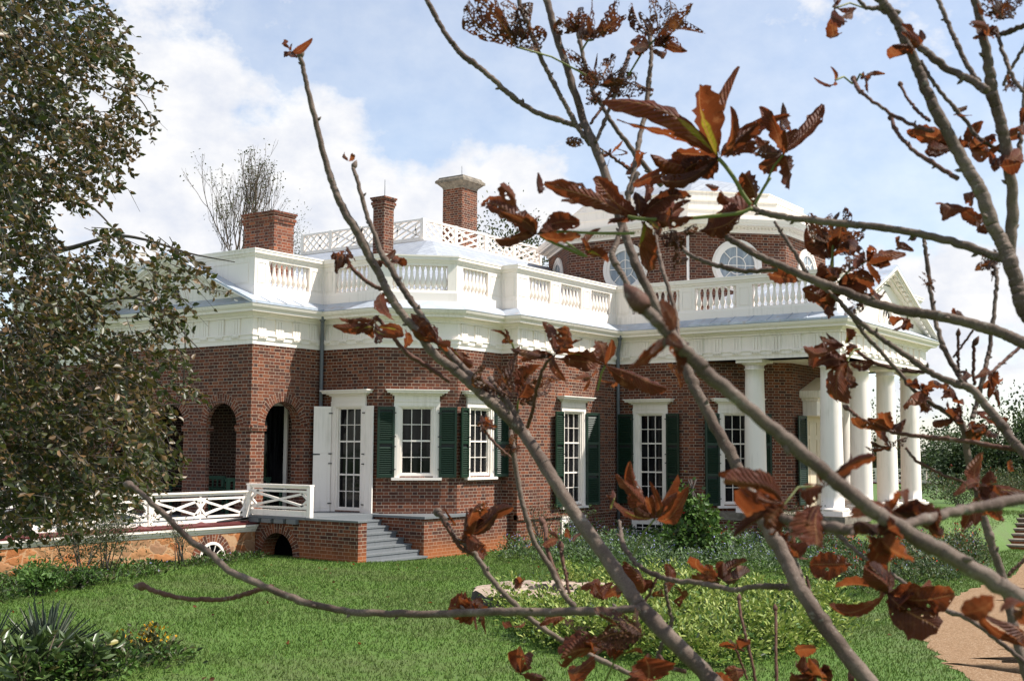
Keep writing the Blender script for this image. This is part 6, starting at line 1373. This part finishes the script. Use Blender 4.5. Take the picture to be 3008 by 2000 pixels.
dleaf('C4', 1.7, (1320, 335), [(1340, 255, 20), (1410, 330, 26)], LB); dleaf('C4', 1.75, (1450, 235), [(1390, 280, 22)], LB, (1500, 215)); dleaf('C4', 1.9, (1385, 820), [(1300, 880, 32), (1422, 870, 20), (1362, 925, 26)], LB, (1390, 750))
clump('C4', 2.05, (1535, 565), 45, 7); dleaf('C4', 1.8, (1740, 800), [(1695, 770, 22), (1790, 808, 26)], LB)
dleaf('C4', 1.95, (1490, 1340), [(1400, 1270, 44), (1385, 1400, 48), (1560, 1440, 60), (1615, 1330, 44), (1520, 1320, 46)], LB); dleaf('C4', 1.95, (1690, 1310), [(1640, 1290, 34), (1700, 1390, 42), (1780, 1400, 30), (1770, 1180, 30)], LB)
dleaf('C4', 1.9, (1990, 1220), [(1890, 1320, 34), (2035, 1280, 36), (2060, 1410, 32), (1980, 1400, 26), (1890, 1240, 30)], LB); dleaf('C4', 1.7, (2040, 420), [(1915, 380, 42), (1885, 480, 36), (1960, 440, 42), (1990, 500, 26)], LL)
dleaf('C4', 1.65, (1990, 220), [(1790, 75, 46), (1900, 120, 36)], LB, (2030, 310)); dleaf('C4', 1.65, (1850, 30), [(1700, -20, 50), (1790, -60, 40)], LB)
dleaf('G', 1.12, (455, 1080), [(60, 850, 48), (-20, 945, 58), (200, 1180, 118), (125, 1290, 42)], LB, (640, 960)); dleaf('G', 1.1, (690, 1080), [(705, 1390, 108), (610, 1200, 70)], LB)
dleaf('G', 1.15, (720, 960), [(650, 740, 42), (580, 980, 80), (1050, 755, 46)], LB); dleaf('G', 1.1, (1160, 1120), [(1135, 1085, 30), (1285, 1010, 30), (1520, 1205, 56), (1420, 1285, 38), (940, 1130, 50)], LB); dleaf('G', 1.02, (1080, 1290), [(1060, 1440, 88), (1310, 1450, 104), (1190, 1220, 70), (920, 1200, 60)], LB)
dleaf('G', 1.9, (1170, 590), [(900, 512, 32), (1105, 475, 42), (1230, 525, 36), (1050, 540, 30)], LB); dleaf('G', 1.95, (1150, 700), [(990, 686, 16), (1155, 725, 30), (1090, 660, 26)], LB); dleaf('G', 1.95, (1240, 695), [(1180, 640, 42), (1190, 715, 30)], LL)
dleaf('G', 1.95, (1600, 500), [(1390, 517, 32), (1540, 435, 44), (1610, 560, 56), (1660, 470, 40)], LB); dleaf('G', 1.9, (1690, 560), [(1720, 650, 46), (1810, 615, 42), (1880, 635, 28), (1660, 590, 30)], LB); dleaf('G', 1.9, (1850, 570), [(1780, 470, 56), (1880, 510, 52), (1925, 560, 32)], LB)
dleaf('G', 1.5, (1740, 940), [(1640, 960, 32), (1755, 745, 42), (1855, 930, 46), (1820, 1085, 52), (1880, 1010, 28)], LB); dleaf('G', 1.5, (1790, 1050), [(1640, 1280, 50), (1890, 1195, 52), (2034, 995, 34), (1770, 1160, 34)], LG)
dleaf('G', 1.8, (480, 1330), [(400, 1270, 60), (575, 1440, 66), (440, 1390, 50)], LB); dleaf('G', 1.95, (1950, 780), [(1930, 860, 22)], LB)
dleaf('D', 1.55, (740, 945), [(325, 1080, 55), (390, 920, 48), (630, 675, 88), (650, 745, 72), (1000, 838, 46), (1220, 940, 98), (1145, 1180, 108)], LB, (757, 675)); dleaf('D', 1.6, (495, 740), [(190, 742, 76)], LB)
dleaf('D', .85, (1500, 960), [(1270, 1090, 46)], LB); dleaf('D', .85, (1640, 1050), [(1570, 1060, 40), (1708, 1040, 40)], LB); dleaf('D', 1.3, (1720, 1330), [(1358, 1080, 40), (1480, 1100, 48), (1600, 1180, 46)], LB)
dleaf('D', 1.7, (220, 1530), [(80, 1470, 55), (40, 1540, 42), (340, 1545, 50), (330, 1450, 32), (200, 1420, 34), (250, 1568, 60)], LB); dleaf('D', 1.7, (252, 1332), [(45, 1358, 46)], LB); dleaf('D', 1.7, (470, 1480), [(480, 1568, 20), (540, 1400, 20)], LB)
dleaf('B', 2.1, (230, 370), [(60, 345, 60), (200, 430, 30), (290, 485, 34), (290, 340, 40), (120, 300, 40)], LB); dleaf('B', 2.2, (480, 245), [(455, 262, 20), (490, 235, 20)], LB)
dleaf('B', 2.1, (965, 310), [(860, 245, 46), (940, 185, 36), (1010, 220, 40), (1030, 300, 30)], LB); dleaf('B', 2.0, (1190, 285), [(1110, 105, 68), (1190, 200, 40)], LB); dleaf('B', 2.0, (1325, 300), [(1330, 100, 42), (1260, 270, 30)], LB)
dleaf('B', 2.0, (1640, 205), [(1510, 80, 50), (1500, 175, 34), (1650, 90, 32), (1805, 90, 50)], LB, (1400, 290)); dleaf('B', 2.0, (1440, 310), [(1370, 332, 24), (1375, 240, 22)], LB)
dleaf('B', 1.75, (1195, 520), [(860, 425, 60), (900, 560, 62), (1120, 430, 62), (1010, 500, 50)], LL); dleaf('B', 1.8, (970, 600), [(740, 630, 76), (1090, 600, 66), (860, 560, 40)], LB)
dleaf('B', 2.2, (735, 415), [(620, 440, 30), (700, 460, 34), (640, 430, 26)], LB); dleaf('B', 2.1, (490, 745), [(405, 630, 38), (525, 660, 34), (605, 772, 40)], LB, (530, 800)); dleaf('B', 2.1, (760, 720), [(835, 742, 30), (880, 690, 34)], LB)
dleaf('B', 1.75, (1205, 640), [(1230, 790, 96), (1100, 780, 48)], LB); dleaf('B', 1.75, (1080, 630), [(1200, 620, 12)], LG, (980, 786)); dleaf('B', 2.1, (790, 470), [(760, 450, 24), (870, 500, 34)], LL)
dleaf('B', 2.2, (1735, 600), [(1650, 572, 26), (1740, 535, 30), (1795, 590, 26)], LB); dleaf('B', 2.2, (1745, 790), [(1720, 705, 42), (1610, 770, 52)], LB); dleaf('B', 2.1, (430, 470), [(395, 440, 24), (500, 440, 12)], LB)
dleaf('C2', 2.3, (880, 690), [(785, 680, 26), (860, 765, 26), (965, 750, 28), (805, 835, 30), (905, 830, 20)], LB); dleaf('C2', 2.35, (1305, 770), [(1330, 705, 34), (1385, 750, 30)], LB); dleaf('C2', 2.35, (1190, 770), [(1280, 650, 34), (1130, 730, 30), (1270, 760, 30)], LB)
dleaf('C2', 2.35, (1170, 1000), [(1290, 1240, 55), (1300, 1120, 30)], LB); dleaf('C2', 2.3, (1120, 1290), [(830, 1310, 40), (1000, 1350, 52), (1380, 1350, 34)], LG); dleaf('C2', 2.3, (1120, 1230), [(822, 1225, 38), (1010, 1330, 40, (1160, 1190)), (1370, 1450, 48, (1380, 1330)), (1130, 1380, 40)], LB)
dleaf('C2', 2.2, (1640, 1420), [(1560, 1380, 50), (1745, 1450, 46), (1500, 1330, 46), (1420, 1180, 34)], LB); dleaf('C2', 2.2, (1770, 1480), [(1860, 1560, 26)], LG)
dleaf('V', 2.25, (672, 118), [(665, 98, 6), (660, 125, 6), (712, 100, 6)], LB); dleaf('V', 2.3, (803, 372), [(793, 350, 6), (812, 348, 5)], LB)

# green leaf stalks
def stalk(code, d, pts, r=.0022):
    A = crom([(*at(*px(code, x, y), d),) for x, y in pts], 6); mb = MB(); mb.tube(A, r*d/1.8, 6); mb.build('leaf_stalk', PETI, buck)
stalk('Z', 1.72, [(1650, 345), (1560, 380), (1400, 400), (1200, 420), (1000, 432), (800, 428), (690, 410)], .0028)
stalk('Z', 1.70, [(1640, 320), (1580, 240), (1520, 130), (1450, 30), (1392, -36)], .0034)
stalk('Z', 1.74, [(1670, 320), (1700, 260), (1745, 180), (1790, 110)], .0024)
stalk('C3', 1.68, [(510, 520), (700, 505), (880, 515), (1150, 520), (1300, 518)], .0022)
stalk('C3', 1.68, [(520, 540), (620, 590), (760, 650), (890, 705)], .0026)
stalk('C4', 1.98, [(850, 290), (845, 380), (835, 470), (855, 560)], .0020)
LEAFD.sort(key=lambda q: -np.ptp(q[0]@np.stack([np.array(rgt), np.array(dwn)], 1), axis=0).prod()/max(.3, np.linalg.norm(q[0].mean(0)-np.array(CAM)))**2)
for V, F, UV, m_, MI in LEAFD[:98]: npmesh('dry_leaf', V, F, None, buck, uv=UV, smooth=True, mats=[m_, PETI], mi=MI)
V = []; F = []; UV = []; MI = []; b = 0; ml = [LB, LG, LL, PETI]
for v_, f_, u_, m_, mi_ in LEAFD[98:]:
    V.append(v_); F.append(f_+b); UV.append(u_); MI += [3 if k else ml.index(m_) for k in mi_]; b += len(v_)
npmesh('small_dry_leaves', np.concatenate(V), np.concatenate(F), None, buck, uv=np.concatenate(UV), smooth=True, mats=ml, mi=MI, kind='stuff')
